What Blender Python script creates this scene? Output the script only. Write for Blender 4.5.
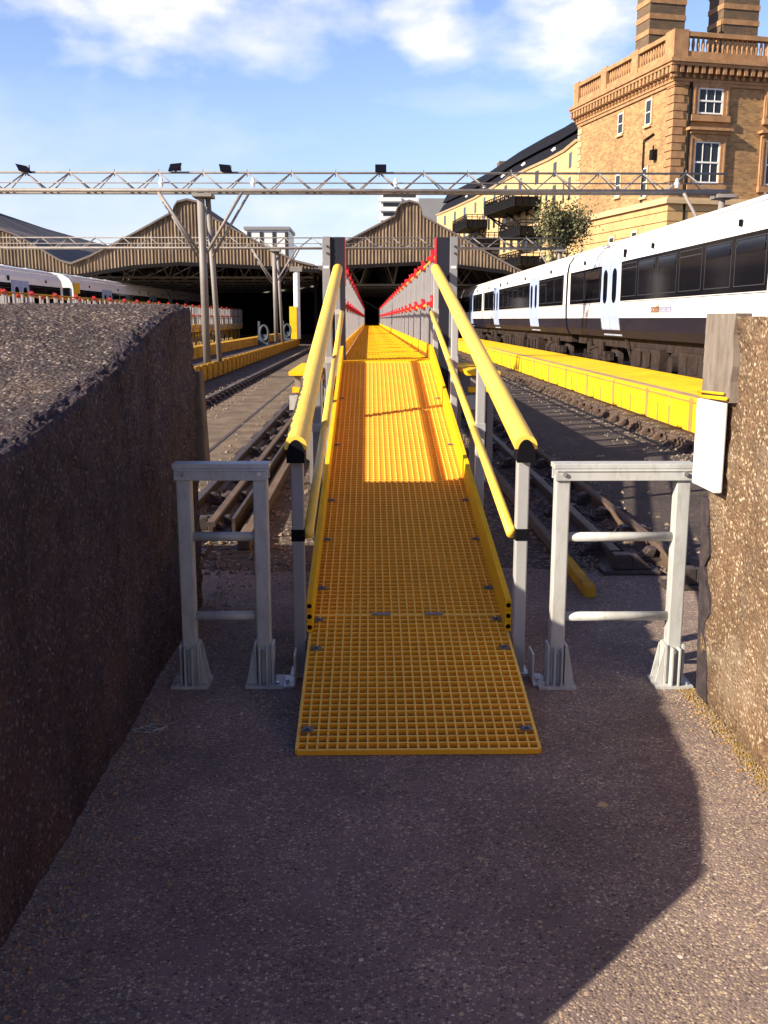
import bpy, math, random
from mathutils import Vector, Matrix, noise
random.seed(7)
S = bpy.context.scene
for o in list(bpy.data.objects): bpy.data.objects.remove(o)
COL = S.collection
R = math.radians

# ------------------------------------------------------------------ camera
cam_d = bpy.data.cameras.new('camera'); cam = bpy.data.objects.new('camera', cam_d); COL.objects.link(cam)
cam.location = (0, 0, 1.65)
cam.rotation_euler = (R(90 - 11.25), 0, -0.0149)
cam_d.sensor_fit = 'VERTICAL'; cam_d.sensor_height = 24; cam_d.lens = 970 / 1024 * 24
cam_d.clip_start = 0.05; cam_d.clip_end = 6000
S.camera = cam
S.render.resolution_x = 768; S.render.resolution_y = 1024
S.view_settings.view_transform = 'Standard'; S.view_settings.look = 'None'
S.view_settings.exposure = 1.1; S.view_settings.gamma = 1.0

# ------------------------------------------------------------------ sun and sky
SUNDIR = Vector((1.75, 0.87, -1.0)).normalized()
SUN_EL = math.asin(-SUNDIR.z); SUN_AZ = math.atan2(-SUNDIR.x, -SUNDIR.y)
sd = bpy.data.lights.new('sun', 'SUN'); sd.energy = 5.0; sd.angle = R(0.5); sd.color = (1.0, 0.88, 0.70)
so = bpy.data.objects.new('sun', sd); COL.objects.link(so); so.location = (-30, -20, 40)
so.rotation_euler = SUNDIR.to_track_quat('-Z', 'Y').to_euler()

world = bpy.data.worlds.new('World'); S.world = world; world.use_nodes = True
wt = world.node_tree; wt.nodes.clear()
def N(t, typ, **kw):
    n = t.nodes.new(typ)
    for k, v in kw.items(): setattr(n, k, v)
    return n
def put(t, sock, v):
    if isinstance(v, bpy.types.NodeSocket): t.links.new(v, sock)
    else: sock.default_value = v
def MA(t, op, a, b=0.0, c=0.0, clamp=False):
    n = N(t, 'ShaderNodeMath', operation=op, use_clamp=clamp)
    put(t, n.inputs[0], a); put(t, n.inputs[1], b); put(t, n.inputs[2], c)
    return n.outputs[0]
def MIXC(t, f, a, b, mode='MIX'):
    n = N(t, 'ShaderNodeMix', data_type='RGBA', blend_type=mode)
    put(t, n.inputs[0], f); put(t, n.inputs[6], a); put(t, n.inputs[7], b)
    return n.outputs[2]
def RAMP(t, f, stops, interp='LINEAR'):
    n = N(t, 'ShaderNodeValToRGB'); n.color_ramp.interpolation = interp
    e = n.color_ramp.elements
    while len(e) > 1: e.remove(e[-1])
    e[0].position = stops[0][0]; e[0].color = stops[0][1]
    for p, c in stops[1:]:
        x = e.new(p); x.color = c
    put(t, n.inputs[0], f); return n.outputs[0]

sky = N(wt, 'ShaderNodeTexSky', sky_type='NISHITA'); sky.sun_disc = False
sky.sun_elevation = SUN_EL; sky.sun_rotation = SUN_AZ % (2 * math.pi)
sky.air_density = 1.0; sky.dust_density = 0.6; sky.ozone_density = 1.6
tc = N(wt, 'ShaderNodeTexCoord'); sp = N(wt, 'ShaderNodeSeparateXYZ'); wt.links.new(tc.outputs['Generated'], sp.inputs[0])
az = MA(wt, 'ARCTAN2', sp.outputs[0], sp.outputs[1])
hor = MA(wt, 'SQRT', MA(wt, 'ADD', MA(wt, 'MULTIPLY', sp.outputs[0], sp.outputs[0]), MA(wt, 'MULTIPLY', sp.outputs[1], sp.outputs[1])))
el = MA(wt, 'ARCTAN2', sp.outputs[2], hor)
cv = N(wt, 'ShaderNodeCombineXYZ'); put(wt, cv.inputs[0], az); put(wt, cv.inputs[1], MA(wt, 'MULTIPLY', el, 1.9))
n1 = N(wt, 'ShaderNodeTexNoise'); n1.inputs['Scale'].default_value = 12; n1.inputs['Detail'].default_value = 9; n1.inputs['Roughness'].default_value = 0.52
wt.links.new(cv.outputs[0], n1.inputs['Vector'])
n2 = N(wt, 'ShaderNodeTexNoise'); n2.inputs['Scale'].default_value = 3.2; n2.inputs['Detail'].default_value = 3
wt.links.new(cv.outputs[0], n2.inputs['Vector'])
nz = MA(wt, 'ADD', MA(wt, 'MULTIPLY', MA(wt, 'SUBTRACT', n1.outputs[0], 0.5), 3.4), MA(wt, 'MULTIPLY', MA(wt, 'SUBTRACT', n2.outputs[0], 0.5), 0.8))
cover = None
# banks of cloud: azimuth, elevation, half width, half height, weight
for a0, e0, ra, re, w in ((-0.20, 0.283, 0.135, 0.055, 1.0), (-0.13, 0.262, 0.13, 0.035, 0.75), (0.065, 0.272, 0.055, 0.035, 0.95),
                          (0.19, 0.268, 0.085, 0.050, 1.05), (0.13, 0.262, 0.05, 0.022, 0.7), (-0.395, 0.26, 0.025, 0.035, 0.8), (-0.27, 0.118, 0.16, 0.03, 0.42), (-0.01, 0.105, 0.12, 0.022, 0.6),
                          (-0.15, 0.07, 0.5, 0.03, 0.35), (-0.30, 0.17, 0.2, 0.04, 0.3), (0.1, 0.205, 0.07, 0.012, 0.35), (1.2, 0.4, 0.4, 0.1, 0.6), (2.7, 0.35, 0.5, 0.1, 0.6)):
    d = MA(wt, 'ADD', MA(wt, 'POWER', MA(wt, 'DIVIDE', MA(wt, 'ABSOLUTE', MA(wt, 'SUBTRACT', az, a0)), ra), 2.0),
           MA(wt, 'POWER', MA(wt, 'DIVIDE', MA(wt, 'ABSOLUTE', MA(wt, 'SUBTRACT', el, e0)), re), 2.0))
    m = MA(wt, 'ADD', MA(wt, 'SUBTRACT', 0.95, MA(wt, 'MULTIPLY', d, 0.62)), nz)
    m = MA(wt, 'MULTIPLY', MA(wt, 'SMOOTH_MIN', MA(wt, 'MAXIMUM', MA(wt, 'MULTIPLY', m, 0.72), 0.0), 1.0, 0.7), w, clamp=True)
    cover = m if cover is None else MA(wt, 'MAXIMUM', cover, m)
skyc = MIXC(wt, 1.0, sky.outputs[0], (0.96, 1.04, 1.20, 1), 'MULTIPLY')
skyc = MIXC(wt, 1.0, skyc, RAMP(wt, MA(wt, 'DIVIDE', el, 1.5707), [(0.0, (1.06, 0.86, 0.86, 1)), (0.05, (1.10, 0.93, 0.94, 1)), (0.12, (1.16, 1.05, 1.08, 1)), (0.19, (1.12, 1.02, 1.08, 1)), (0.30, (0.74, 0.64, 0.74, 1)), (1.0, (0.64, 0.52, 0.64, 1))]), 'MULTIPLY')
cl = RAMP(wt, cover, [(0, (5.2, 5.6, 7.0, 1)), (0.45, (6.1, 6.1, 6.9, 1)), (0.8, (7.4, 7.0, 7.2, 1)), (1, (7.8, 7.3, 7.3, 1))])
bg = N(wt, 'ShaderNodeBackground'); bg.inputs[1].default_value = 0.085
put(wt, bg.inputs[0], MIXC(wt, cover, skyc, cl))
wo = N(wt, 'ShaderNodeOutputWorld'); wt.links.new(bg.outputs[0], wo.inputs[0])

# ------------------------------------------------------------------ materials
def base_mat(name):
    m = bpy.data.materials.new(name); m.use_nodes = True
    t = m.node_tree; b = t.nodes['Principled BSDF']
    return m, t, b
def coords(t, kind='Object'):
    return N(t, 'ShaderNodeTexCoord').outputs[kind]
def noise_n(t, vec, scale, detail=4, rough=0.55, stretch=None):
    if stretch:
        mp = N(t, 'ShaderNodeMapping'); mp.inputs['Scale'].default_value = stretch; t.links.new(vec, mp.inputs[0]); vec = mp.outputs[0]
    n = N(t, 'ShaderNodeTexNoise'); n.inputs['Scale'].default_value = scale; n.inputs['Detail'].default_value = detail; n.inputs['Roughness'].default_value = rough
    t.links.new(vec, n.inputs['Vector']); return n.outputs[0]
def c4(c): return (c[0], c[1], c[2], 1)
def bump(t, b, h, strength=0.3, dist=0.01):
    n = N(t, 'ShaderNodeBump'); n.inputs['Strength'].default_value = strength; n.inputs['Distance'].default_value = dist
    t.links.new(h, n.inputs['Height']); t.links.new(n.outputs[0], b.inputs['Normal'])
def paint(name, col, rough=0.5, metal=0.0, var=0.18, scale=6, dirt=None, dirt_amt=0.4, stretch=None, bmp=0.08, spec=0.35):
    m, t, b = base_mat(name); v = coords(t)
    n = noise_n(t, v, scale, 6, 0.6, stretch)
    lo = tuple(c * (1 - var) for c in col); hi = tuple(min(1, c * (1 + var)) for c in col)
    c = RAMP(t, n, [(0.3, c4(lo)), (0.7, c4(hi))])
    if dirt:
        n2 = noise_n(t, v, scale * 2.7, 8, 0.7, stretch)
        f = RAMP(t, n2, [(0.50, (0, 0, 0, 1)), (0.72, (1, 1, 1, 1))])
        c = MIXC(t, MA(t, 'MULTIPLY', f, dirt_amt), c, c4(dirt))
    t.links.new(c, b.inputs['Base Color'])
    b.inputs['Roughness'].default_value = rough; b.inputs['Metallic'].default_value = metal
    b.inputs['Specular IOR Level'].default_value = spec
    r = MA(t, 'ADD', MA(t, 'MULTIPLY', MA(t, 'SUBTRACT', n, 0.5), 0.35), rough, clamp=True); t.links.new(r, b.inputs['Roughness'])
    if bmp: bump(t, b, noise_n(t, v, scale * 9, 4, 0.6), bmp, 0.004)
    return m
def aggregate(name, stops, cell=90, matrix=(0.05, 0.045, 0.045), patch=(0.7, 1.25), moss=None, bstr=0.7, dist=0.006, fill=0.45, bigcell=30, soft=0.85, big=0.78, streak=0, stain=None):
    """exposed aggregate: chips of stone of many colours set in mortar"""
    m, t, b = base_mat(name); v = coords(t)
    w = N(t, 'ShaderNodeVectorMath', operation='ADD'); t.links.new(v, w.inputs[0])
    nn = N(t, 'ShaderNodeTexNoise'); nn.inputs['Scale'].default_value = cell * 0.6; nn.inputs['Detail'].default_value = 2; t.links.new(v, nn.inputs['Vector'])
    sc = N(t, 'ShaderNodeVectorMath', operation='SCALE'); t.links.new(nn.outputs[1], sc.inputs[0]); sc.inputs['Scale'].default_value = 0.9 / cell
    t.links.new(sc.outputs[0], w.inputs[1])
    def vor(s):
        n = N(t, 'ShaderNodeTexVoronoi'); n.inputs['Scale'].default_value = s; t.links.new(w.outputs[0], n.inputs['Vector'])
        hs = N(t, 'ShaderNodeSeparateColor'); t.links.new(n.outputs['Color'], hs.inputs[0])
        return n.outputs['Distance'], hs.outputs[0], hs.outputs[1]
    d1, r1, q1 = vor(cell); d2, r2, q2 = vor(bigcell)
    chip = RAMP(t, r1, stops)
    inside = RAMP(t, d1, [(0.0, (1, 1, 1, 1)), (fill, (1, 1, 1, 1)), (fill + 0.16, (0, 0, 0, 1))])
    fine = noise_n(t, v, cell * 2.2, 5, 0.7)
    mat_c = MIXC(t, fine, c4(tuple(x * 0.55 for x in matrix)), c4(tuple(x * 1.5 for x in matrix)))
    dens = RAMP(t, noise_n(t, v, 3.1, 5, 0.6), [(0.3, (0.65,) * 3 + (1,)), (0.7, (0.12,) * 3 + (1,))])
    c = MIXC(t, MA(t, 'MULTIPLY', MA(t, 'MULTIPLY', inside, soft), MA(t, 'GREATER_THAN', q1, dens)), mat_c, chip)
    chip2 = RAMP(t, r2, [(p, tuple(min(1, x * 1.12) for x in cc)) for p, cc in stops])
    in2 = RAMP(t, d2, [(0.0, (1, 1, 1, 1)), (0.26, (1, 1, 1, 1)), (0.34, (0, 0, 0, 1))])
    c = MIXC(t, MA(t, 'MULTIPLY', in2, MA(t, 'MULTIPLY', MA(t, 'GREATER_THAN', q2, big), soft)), c, chip2)
    bn = noise_n(t, v, 1.3, 9, 0.72)
    if streak:
        c = MIXC(t, 1.0, c, RAMP(t, noise_n(t, v, 3.0, 6, 0.65, (1, 1, 0.16)), [(0.3, (1 - streak,) * 3 + (1,)), (0.65, (1.12,) * 3 + (1,))]), 'MULTIPLY')
    if stain:
        c = MIXC(t, MA(t, 'MULTIPLY', RAMP(t, noise_n(t, v, 0.8, 8, 0.75), [(0.55, (0, 0, 0, 1)), (0.68, (1, 1, 1, 1))]), 0.5), c, c4(stain))
    c = MIXC(t, 1.0, c, RAMP(t, bn, [(0.3, (patch[0],) * 3 + (1,)), (0.7, (patch[1],) * 3 + (1,))]), 'MULTIPLY')
    if moss:
        f = RAMP(t, noise_n(t, v, 2.3, 8, 0.7), [(0.52, (0, 0, 0, 1)), (0.66, (1, 1, 1, 1))])
        c = MIXC(t, MA(t, 'MULTIPLY', f, 0.55), c, c4(moss))
    t.links.new(c, b.inputs['Base Color']); b.inputs['Roughness'].default_value = 0.9
    b.inputs['Specular IOR Level'].default_value = 0.25
    h = MA(t, 'ADD', MA(t, 'SUBTRACT', 1.0, d1), MA(t, 'MULTIPLY', fine, 0.6))
    bump(t, b, h, bstr, dist)
    return m
SC = 1
ST = [(0.0, (0.03, 0.026, 0.03, 1)), (0.28, (0.075, 0.06, 0.055, 1)), (0.5, (0.13, 0.095, 0.075, 1)), (0.72, (0.22, 0.16, 0.11, 1)), (0.88, (0.30, 0.24, 0.18, 1)), (1.0, (0.36, 0.32, 0.27, 1))]
STg = [(0.0, (0.06, 0.045, 0.045, 1)), (0.30, (0.16, 0.12, 0.10, 1)), (0.55, (0.30, 0.23, 0.165, 1)), (0.80, (0.48, 0.35, 0.21, 1)), (0.95, (0.52, 0.42, 0.30, 1)), (1.0, (0.68, 0.60, 0.50, 1))]
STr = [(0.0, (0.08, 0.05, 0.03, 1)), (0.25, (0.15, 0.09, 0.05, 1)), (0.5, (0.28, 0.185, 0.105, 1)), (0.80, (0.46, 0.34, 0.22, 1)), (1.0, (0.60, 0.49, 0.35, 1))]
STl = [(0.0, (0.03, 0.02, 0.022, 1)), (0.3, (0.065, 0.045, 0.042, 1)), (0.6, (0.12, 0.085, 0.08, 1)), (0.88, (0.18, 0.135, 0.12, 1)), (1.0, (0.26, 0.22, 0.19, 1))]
M = {}
M['apron'] = aggregate('apron concrete', STg, 125, (0.215, 0.16, 0.14), (0.62, 1.3), fill=0.45, bigcell=44, bstr=0.65, dist=0.004, soft=0.85, big=0.82, stain=(0.10, 0.075, 0.075))
M['bed'] = aggregate('track bed', ST, 26, (0.085, 0.068, 0.055), (0.6, 1.3), fill=0.4, bigcell=9, bstr=0.6, dist=0.02)
M['far_ground'] = paint('yard ground', (0.10, 0.085, 0.075), 0.95, var=0.35, scale=0.6, bmp=0)
M['slab'] = paint('worn slab', (0.155, 0.118, 0.085), 0.95, var=0.4, scale=2.2, dirt=(0.05, 0.04, 0.035), dirt_amt=0.7, bmp=0.3, spec=0.15)
M['tar'] = aggregate('tar strip', [(0, (0.03, 0.024, 0.026, 1)), (0.7, (0.07, 0.055, 0.05, 1)), (1, (0.17, 0.13, 0.10, 1))], 55, (0.055, 0.043, 0.042), (0.6, 1.4), moss=(0.10, 0.075, 0.055), fill=0.4, bigcell=14, bstr=0.4)
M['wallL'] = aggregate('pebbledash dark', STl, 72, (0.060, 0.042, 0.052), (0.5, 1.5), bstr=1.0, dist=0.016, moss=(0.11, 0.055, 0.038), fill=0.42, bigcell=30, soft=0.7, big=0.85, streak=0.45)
M['wallTopLit'] = aggregate('lit tone pebbledash top', [(0.0, (0.04, 0.026, 0.025, 1)), (0.3, (0.09, 0.065, 0.058, 1)), (0.65, (0.17, 0.13, 0.105, 1)), (1.0, (0.34, 0.29, 0.24, 1))], 60, (0.06, 0.043, 0.041), (0.6, 1.4), bstr=1.0, dist=0.015, moss=(0.13, 0.085, 0.055), fill=0.42, bigcell=28, big=0.85)  # same pebbledash as the face; sunlight on the top put into the colour
M['blackish'] = paint('bitumen strip', (0.035, 0.026, 0.03), 0.8, var=0.4, scale=12, dirt=(0.14, 0.10, 0.08), dirt_amt=0.4, bmp=0.4)  # near-black ragged strip at the end edge of the tan wall
M['yellow_grit_lit'] = paint('pale lit grit top of grating', (0.99, 0.585, 0.11), 0.75, var=0.08, scale=40, dirt=(0.70, 0.38, 0.07), dirt_amt=0.25, bmp=0.2, spec=0.15)  # bar tops painted paler: grit, and light on the tops
M['yellow_side_shade'] = paint('shaded resin sides of grating', (0.96, 0.43, 0.028), 0.75, var=0.10, scale=5, bmp=0, spec=0.1)  # sides painted darker orange: resin, and the shade inside the cells
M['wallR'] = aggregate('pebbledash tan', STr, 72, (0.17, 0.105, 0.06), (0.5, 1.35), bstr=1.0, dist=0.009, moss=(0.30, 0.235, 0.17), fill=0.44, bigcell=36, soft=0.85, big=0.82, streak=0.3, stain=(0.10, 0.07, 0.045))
M['render'] = paint('grey render', (0.19, 0.155, 0.125), 0.9, var=0.35, scale=5, dirt=(0.08, 0.06, 0.05), dirt_amt=0.7, stretch=(2, 2, 0.5), bmp=0.4)
M['yellow'] = paint('yellow fibreglass', (0.90, 0.48, 0.010), 0.7, var=0.07, scale=5, dirt=(0.60, 0.24, 0.02), dirt_amt=0.3, bmp=0.1, spec=0.15)
M['yellow_rail'] = paint('yellow handrail', (0.90, 0.56, 0.075), 0.45, var=0.07, scale=4, dirt=(0.55, 0.36, 0.10), dirt_amt=0.3, bmp=0.03)
M['yellow_plat'] = paint('yellow platform paint', (0.86, 0.50, 0.014), 0.75, var=0.14, scale=1.4, dirt=(0.46, 0.25, 0.06), dirt_amt=0.6, bmp=0.1, spec=0.1)
M['yellow_worn'] = paint('worn yellow paint', (0.50, 0.27, 0.03), 0.85, var=0.35, scale=2.4, dirt=(0.13, 0.085, 0.055), dirt_amt=0.9, bmp=0.2, spec=0.1)
M['seam'] = paint('rusty seam', (0.46, 0.22, 0.06), 0.8, var=0.2, scale=4)
M['brown_strip'] = paint('brown strip', (0.34, 0.22, 0.14), 0.85, var=0.25, scale=3, dirt=(0.6, 0.38, 0.05), dirt_amt=0.5)  # brown band along the platform top, just inside its edge
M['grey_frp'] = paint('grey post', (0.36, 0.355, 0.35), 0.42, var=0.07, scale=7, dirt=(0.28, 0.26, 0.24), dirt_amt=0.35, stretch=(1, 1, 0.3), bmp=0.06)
M['grey_dark'] = paint('darker grey post', (0.22, 0.22, 0.23), 0.5, var=0.1, scale=7, bmp=0.05)
M['gate'] = paint('pale grey frame', (0.42, 0.425, 0.41), 0.42, var=0.14, scale=11, dirt=(0.22, 0.19, 0.16), dirt_amt=0.5, stretch=(1, 1, 0.35), bmp=0.08)
M['fence'] = paint('fence post grey', (0.31, 0.30, 0.305), 0.5, var=0.12, scale=3, bmp=0)
M['black'] = paint('black plastic', (0.004, 0.004, 0.006), 0.7, var=0.1, scale=5, bmp=0, spec=0.1)
M['navy'] = paint('navy panel', (0.010, 0.011, 0.022), 0.65, var=0.15, scale=3, bmp=0.03)
M['red'] = paint('red clamp', (0.50, 0.018, 0.028), 0.55, var=0.12, scale=4, bmp=0)
M['galv'] = paint('galvanised steel', (0.50, 0.50, 0.49), 0.4, metal=0.35, var=0.15, scale=3, dirt=(0.24, 0.19, 0.15), dirt_amt=0.55, stretch=(1, 1, 0.3), bmp=0.05)
M['galv_old'] = paint('weathered steel', (0.23, 0.21, 0.195), 0.6, metal=0.1, var=0.2, scale=1.5, dirt=(0.14, 0.09, 0.06), dirt_amt=0.6, stretch=(1, 1, 0.25), bmp=0.05)
M['steel'] = paint('clip steel', (0.55, 0.56, 0.58), 0.3, metal=0.8, var=0.1, scale=30, bmp=0)
M['rust'] = paint('rusty rail', (0.095, 0.062, 0.045), 0.85, var=0.3, scale=4, dirt=(0.18, 0.125, 0.09), dirt_amt=0.5, bmp=0.2)
M['railshine'] = paint('polished rail head', (0.6, 0.58, 0.56), 0.22, metal=1.0, var=0.1, scale=3, bmp=0)
M['grease'] = paint('greasy iron', (0.045, 0.034, 0.032), 0.55, var=0.4, scale=6, dirt=(0.16, 0.10, 0.07), dirt_amt=0.5, bmp=0.2)
M['timber'] = paint('weathered timber', (0.12, 0.085, 0.062), 0.9, var=0.3, scale=5, dirt=(0.10, 0.07, 0.05), dirt_amt=0.5, stretch=(4, 0.4, 4), bmp=0.4)
M['white'] = paint('white paint', (0.80, 0.79, 0.76), 0.45, var=0.04, scale=2, dirt=(0.55, 0.50, 0.44), dirt_amt=0.2, bmp=0.03)
M['train_white'] = paint('carriage white', (0.80, 0.79, 0.77), 0.30, var=0.04, scale=0.7, dirt=(0.55, 0.50, 0.46), dirt_amt=0.25, stretch=(1, 0.3, 2), bmp=0)
M['train_roof'] = paint('carriage roof', (0.70, 0.655, 0.61), 0.5, var=0.08, scale=0.8, dirt=(0.42, 0.36, 0.32), dirt_amt=0.35, bmp=0)
M['train_blue'] = paint('carriage dark blue', (0.008, 0.007, 0.018), 0.6, var=0.2, scale=1.5, dirt=(0.03, 0.024, 0.022), dirt_amt=0.35, spec=0.2, stretch=(1, 0.3, 2), bmp=0)
M['door_blue'] = paint('pale blue door', (0.33, 0.41, 0.62), 0.4, var=0.05, scale=2, bmp=0)
M['dark_under'] = paint('underframe grime', (0.030, 0.022, 0.020), 0.9, var=0.4, scale=3, dirt=(0.09, 0.06, 0.045), dirt_amt=0.5, spec=0.1, bmp=0.1)
M['cab_yellow'] = paint('cab yellow', (0.80, 0.45, 0.03), 0.4, var=0.05, scale=2, bmp=0)
M['frame_grey'] = paint('window frame grey', (0.035, 0.035, 0.04), 0.5, var=0.1, scale=2, bmp=0)
M['clip_dark'] = paint('dark clip steel', (0.16, 0.17, 0.19), 0.5, metal=0.3, var=0.4, scale=60, bmp=0)
M['logo'] = paint('logo brown', (0.20, 0.09, 0.03), 0.6, var=0.05, scale=2, bmp=0)
M['logo_pale'] = paint('logo pale', (0.30, 0.31, 0.46), 0.6, var=0.05, scale=2, bmp=0)
M['stone'] = paint('terracotta stone', (0.36, 0.20, 0.095), 0.85, var=0.25, scale=1.6, dirt=(0.16, 0.09, 0.055), dirt_amt=0.65, bmp=0.1)
M['stone_pale'] = paint('pale stone', (0.50, 0.36, 0.20), 0.8, var=0.12, scale=1.6, dirt=(0.28, 0.19, 0.12), dirt_amt=0.4, bmp=0.1)
M['stone_base'] = paint('buff stone courses', (0.50, 0.32, 0.14), 0.85, var=0.15, scale=0.7, dirt=(0.30, 0.18, 0.09), dirt_amt=0.5, bmp=0.1)
M['wing_wall'] = paint('buff rendered brick', (0.54, 0.37, 0.17), 0.85, var=0.12, scale=0.6, dirt=(0.38, 0.26, 0.13), dirt_amt=0.4, bmp=0)
M['slate'] = paint('dark slate', (0.010, 0.010, 0.014), 0.8, var=0.2, scale=1, spec=0.1, bmp=0)
M['iron'] = paint('black iron', (0.010, 0.009, 0.010), 0.8, var=0.2, scale=2, spec=0.1, bmp=0)
M['shed_roof'] = paint('shed roof sheet', (0.13, 0.11, 0.10), 0.8, var=0.3, scale=0.5, bmp=0)
M['shed_dark'] = paint('near-black lining', (0.018, 0.015, 0.016), 0.95, var=0.4, scale=0.8, bmp=0)  # near-black colour of the shed's end and side walls
M['office'] = paint('white office cladding', (0.62, 0.62, 0.62), 0.6, var=0.06, scale=0.1, bmp=0)
M['office_dark'] = paint('grey office', (0.20, 0.20, 0.21), 0.6, var=0.1, scale=0.1, bmp=0)
M['bark'] = paint('bark', (0.10, 0.075, 0.055), 0.9, var=0.3, scale=6, bmp=0.2)
M['stone_grit'] = paint('grit', (0.22, 0.17, 0.13), 0.95, var=0.6, scale=60, bmp=0, spec=0.1)
M['moss'] = paint('ochre moss', (0.20, 0.13, 0.035), 0.95, var=0.5, scale=40, bmp=0, spec=0.05)
M['hose'] = paint('blue grey enamel', (0.055, 0.07, 0.09), 0.7, var=0.2, scale=3, bmp=0)

def glass(name, col=(0.012, 0.012, 0.018), rough=0.08):
    m, t, b = base_mat(name); b.inputs['Base Color'].default_value = c4(tuple(q * 0.5 for q in col)); b.inputs['Roughness'].default_value = rough
    b.inputs['Specular IOR Level'].default_value = 0.35
    bump(t, b, noise_n(t, coords(t), 1.3, 2), 0.05, 0.02)
    return m
M['glass'] = glass('dark window glass'); M['glass_grey'] = glass('house window glass', (0.05, 0.055, 0.06), 0.15)
def leafmat():
    m, t, b = base_mat('leaves'); g = N(t, 'ShaderNodeNewGeometry')
    c = RAMP(t, g.outputs['Random Per Island'], [(0, (0.05, 0.06, 0.025, 1)), (0.6, (0.11, 0.115, 0.045, 1)), (1, (0.20, 0.16, 0.07, 1))])
    t.links.new(c, b.inputs['Base Color']); b.inputs['Roughness'].default_value = 0.6
    return m
M['leaf'] = leafmat()
def brickmat(name, c1, c2, mortar, dirt):
    m, t, b = base_mat(name); v = coords(t); s = N(t, 'ShaderNodeSeparateXYZ'); t.links.new(v, s.inputs[0])
    cb = N(t, 'ShaderNodeCombineXYZ'); put(t, cb.inputs[0], MA(t, 'ADD', s.outputs[0], s.outputs[1])); put(t, cb.inputs[1], s.outputs[2])
    br = N(t, 'ShaderNodeTexBrick'); t.links.new(cb.outputs[0], br.inputs['Vector'])
    br.inputs['Color1'].default_value = c4(c1); br.inputs['Color2'].default_value = c4(c2); br.inputs['Mortar'].default_value = c4(mortar)
    br.inputs['Scale'].default_value = 1.0; br.inputs['Brick Width'].default_value = 0.36; br.inputs['Row Height'].default_value = 0.13; br.inputs['Mortar Size'].default_value = 0.012
    f = RAMP(t, noise_n(t, v, 0.45, 8, 0.7), [(0.38, (0, 0, 0, 1)), (0.66, (1, 1, 1, 1))])
    c = MIXC(t, MA(t, 'MULTIPLY', f, 0.6), br.outputs[0], c4(dirt))
    t.links.new(c, b.inputs['Base Color']); b.inputs['Roughness'].default_value = 0.9
    bump(t, b, br.outputs[1], -0.3, 0.01)
    return m
M['brick'] = brickmat('stock brick', (0.50, 0.285, 0.105), (0.22, 0.12, 0.05), (0.36, 0.25, 0.14), (0.20, 0.115, 0.055))
M['brick_dark'] = brickmat('sooty brick', (0.17, 0.105, 0.055), (0.11, 0.07, 0.04), (0.15, 0.11, 0.07), (0.07, 0.05, 0.035))
def corrmat():
    m, t, b = base_mat('weathered board cladding'); v = coords(t)
    n = noise_n(t, v, 1.0, 8, 0.8, (5.5, 1, 0.22)); n2 = noise_n(t, v, 0.35, 5, 0.6)
    c = RAMP(t, n, [(0.30, (0.035, 0.022, 0.015, 1)), (0.45, (0.12, 0.08, 0.05, 1)), (0.56, (0.24, 0.175, 0.115, 1)), (0.68, (0.42, 0.34, 0.24, 1)), (0.8, (0.55, 0.48, 0.38, 1))])
    c = MIXC(t, 1.0, c, RAMP(t, n2, [(0.3, (0.65, 0.6, 0.55, 1)), (0.7, (1.15, 1.12, 1.06, 1))]), 'MULTIPLY')
    t.links.new(MIXC(t, 0.15, c, (0.13, 0.115, 0.10, 1)), b.inputs['Base Color']); b.inputs['Roughness'].default_value = 0.9
    return m
M['corr'] = corrmat()

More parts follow.
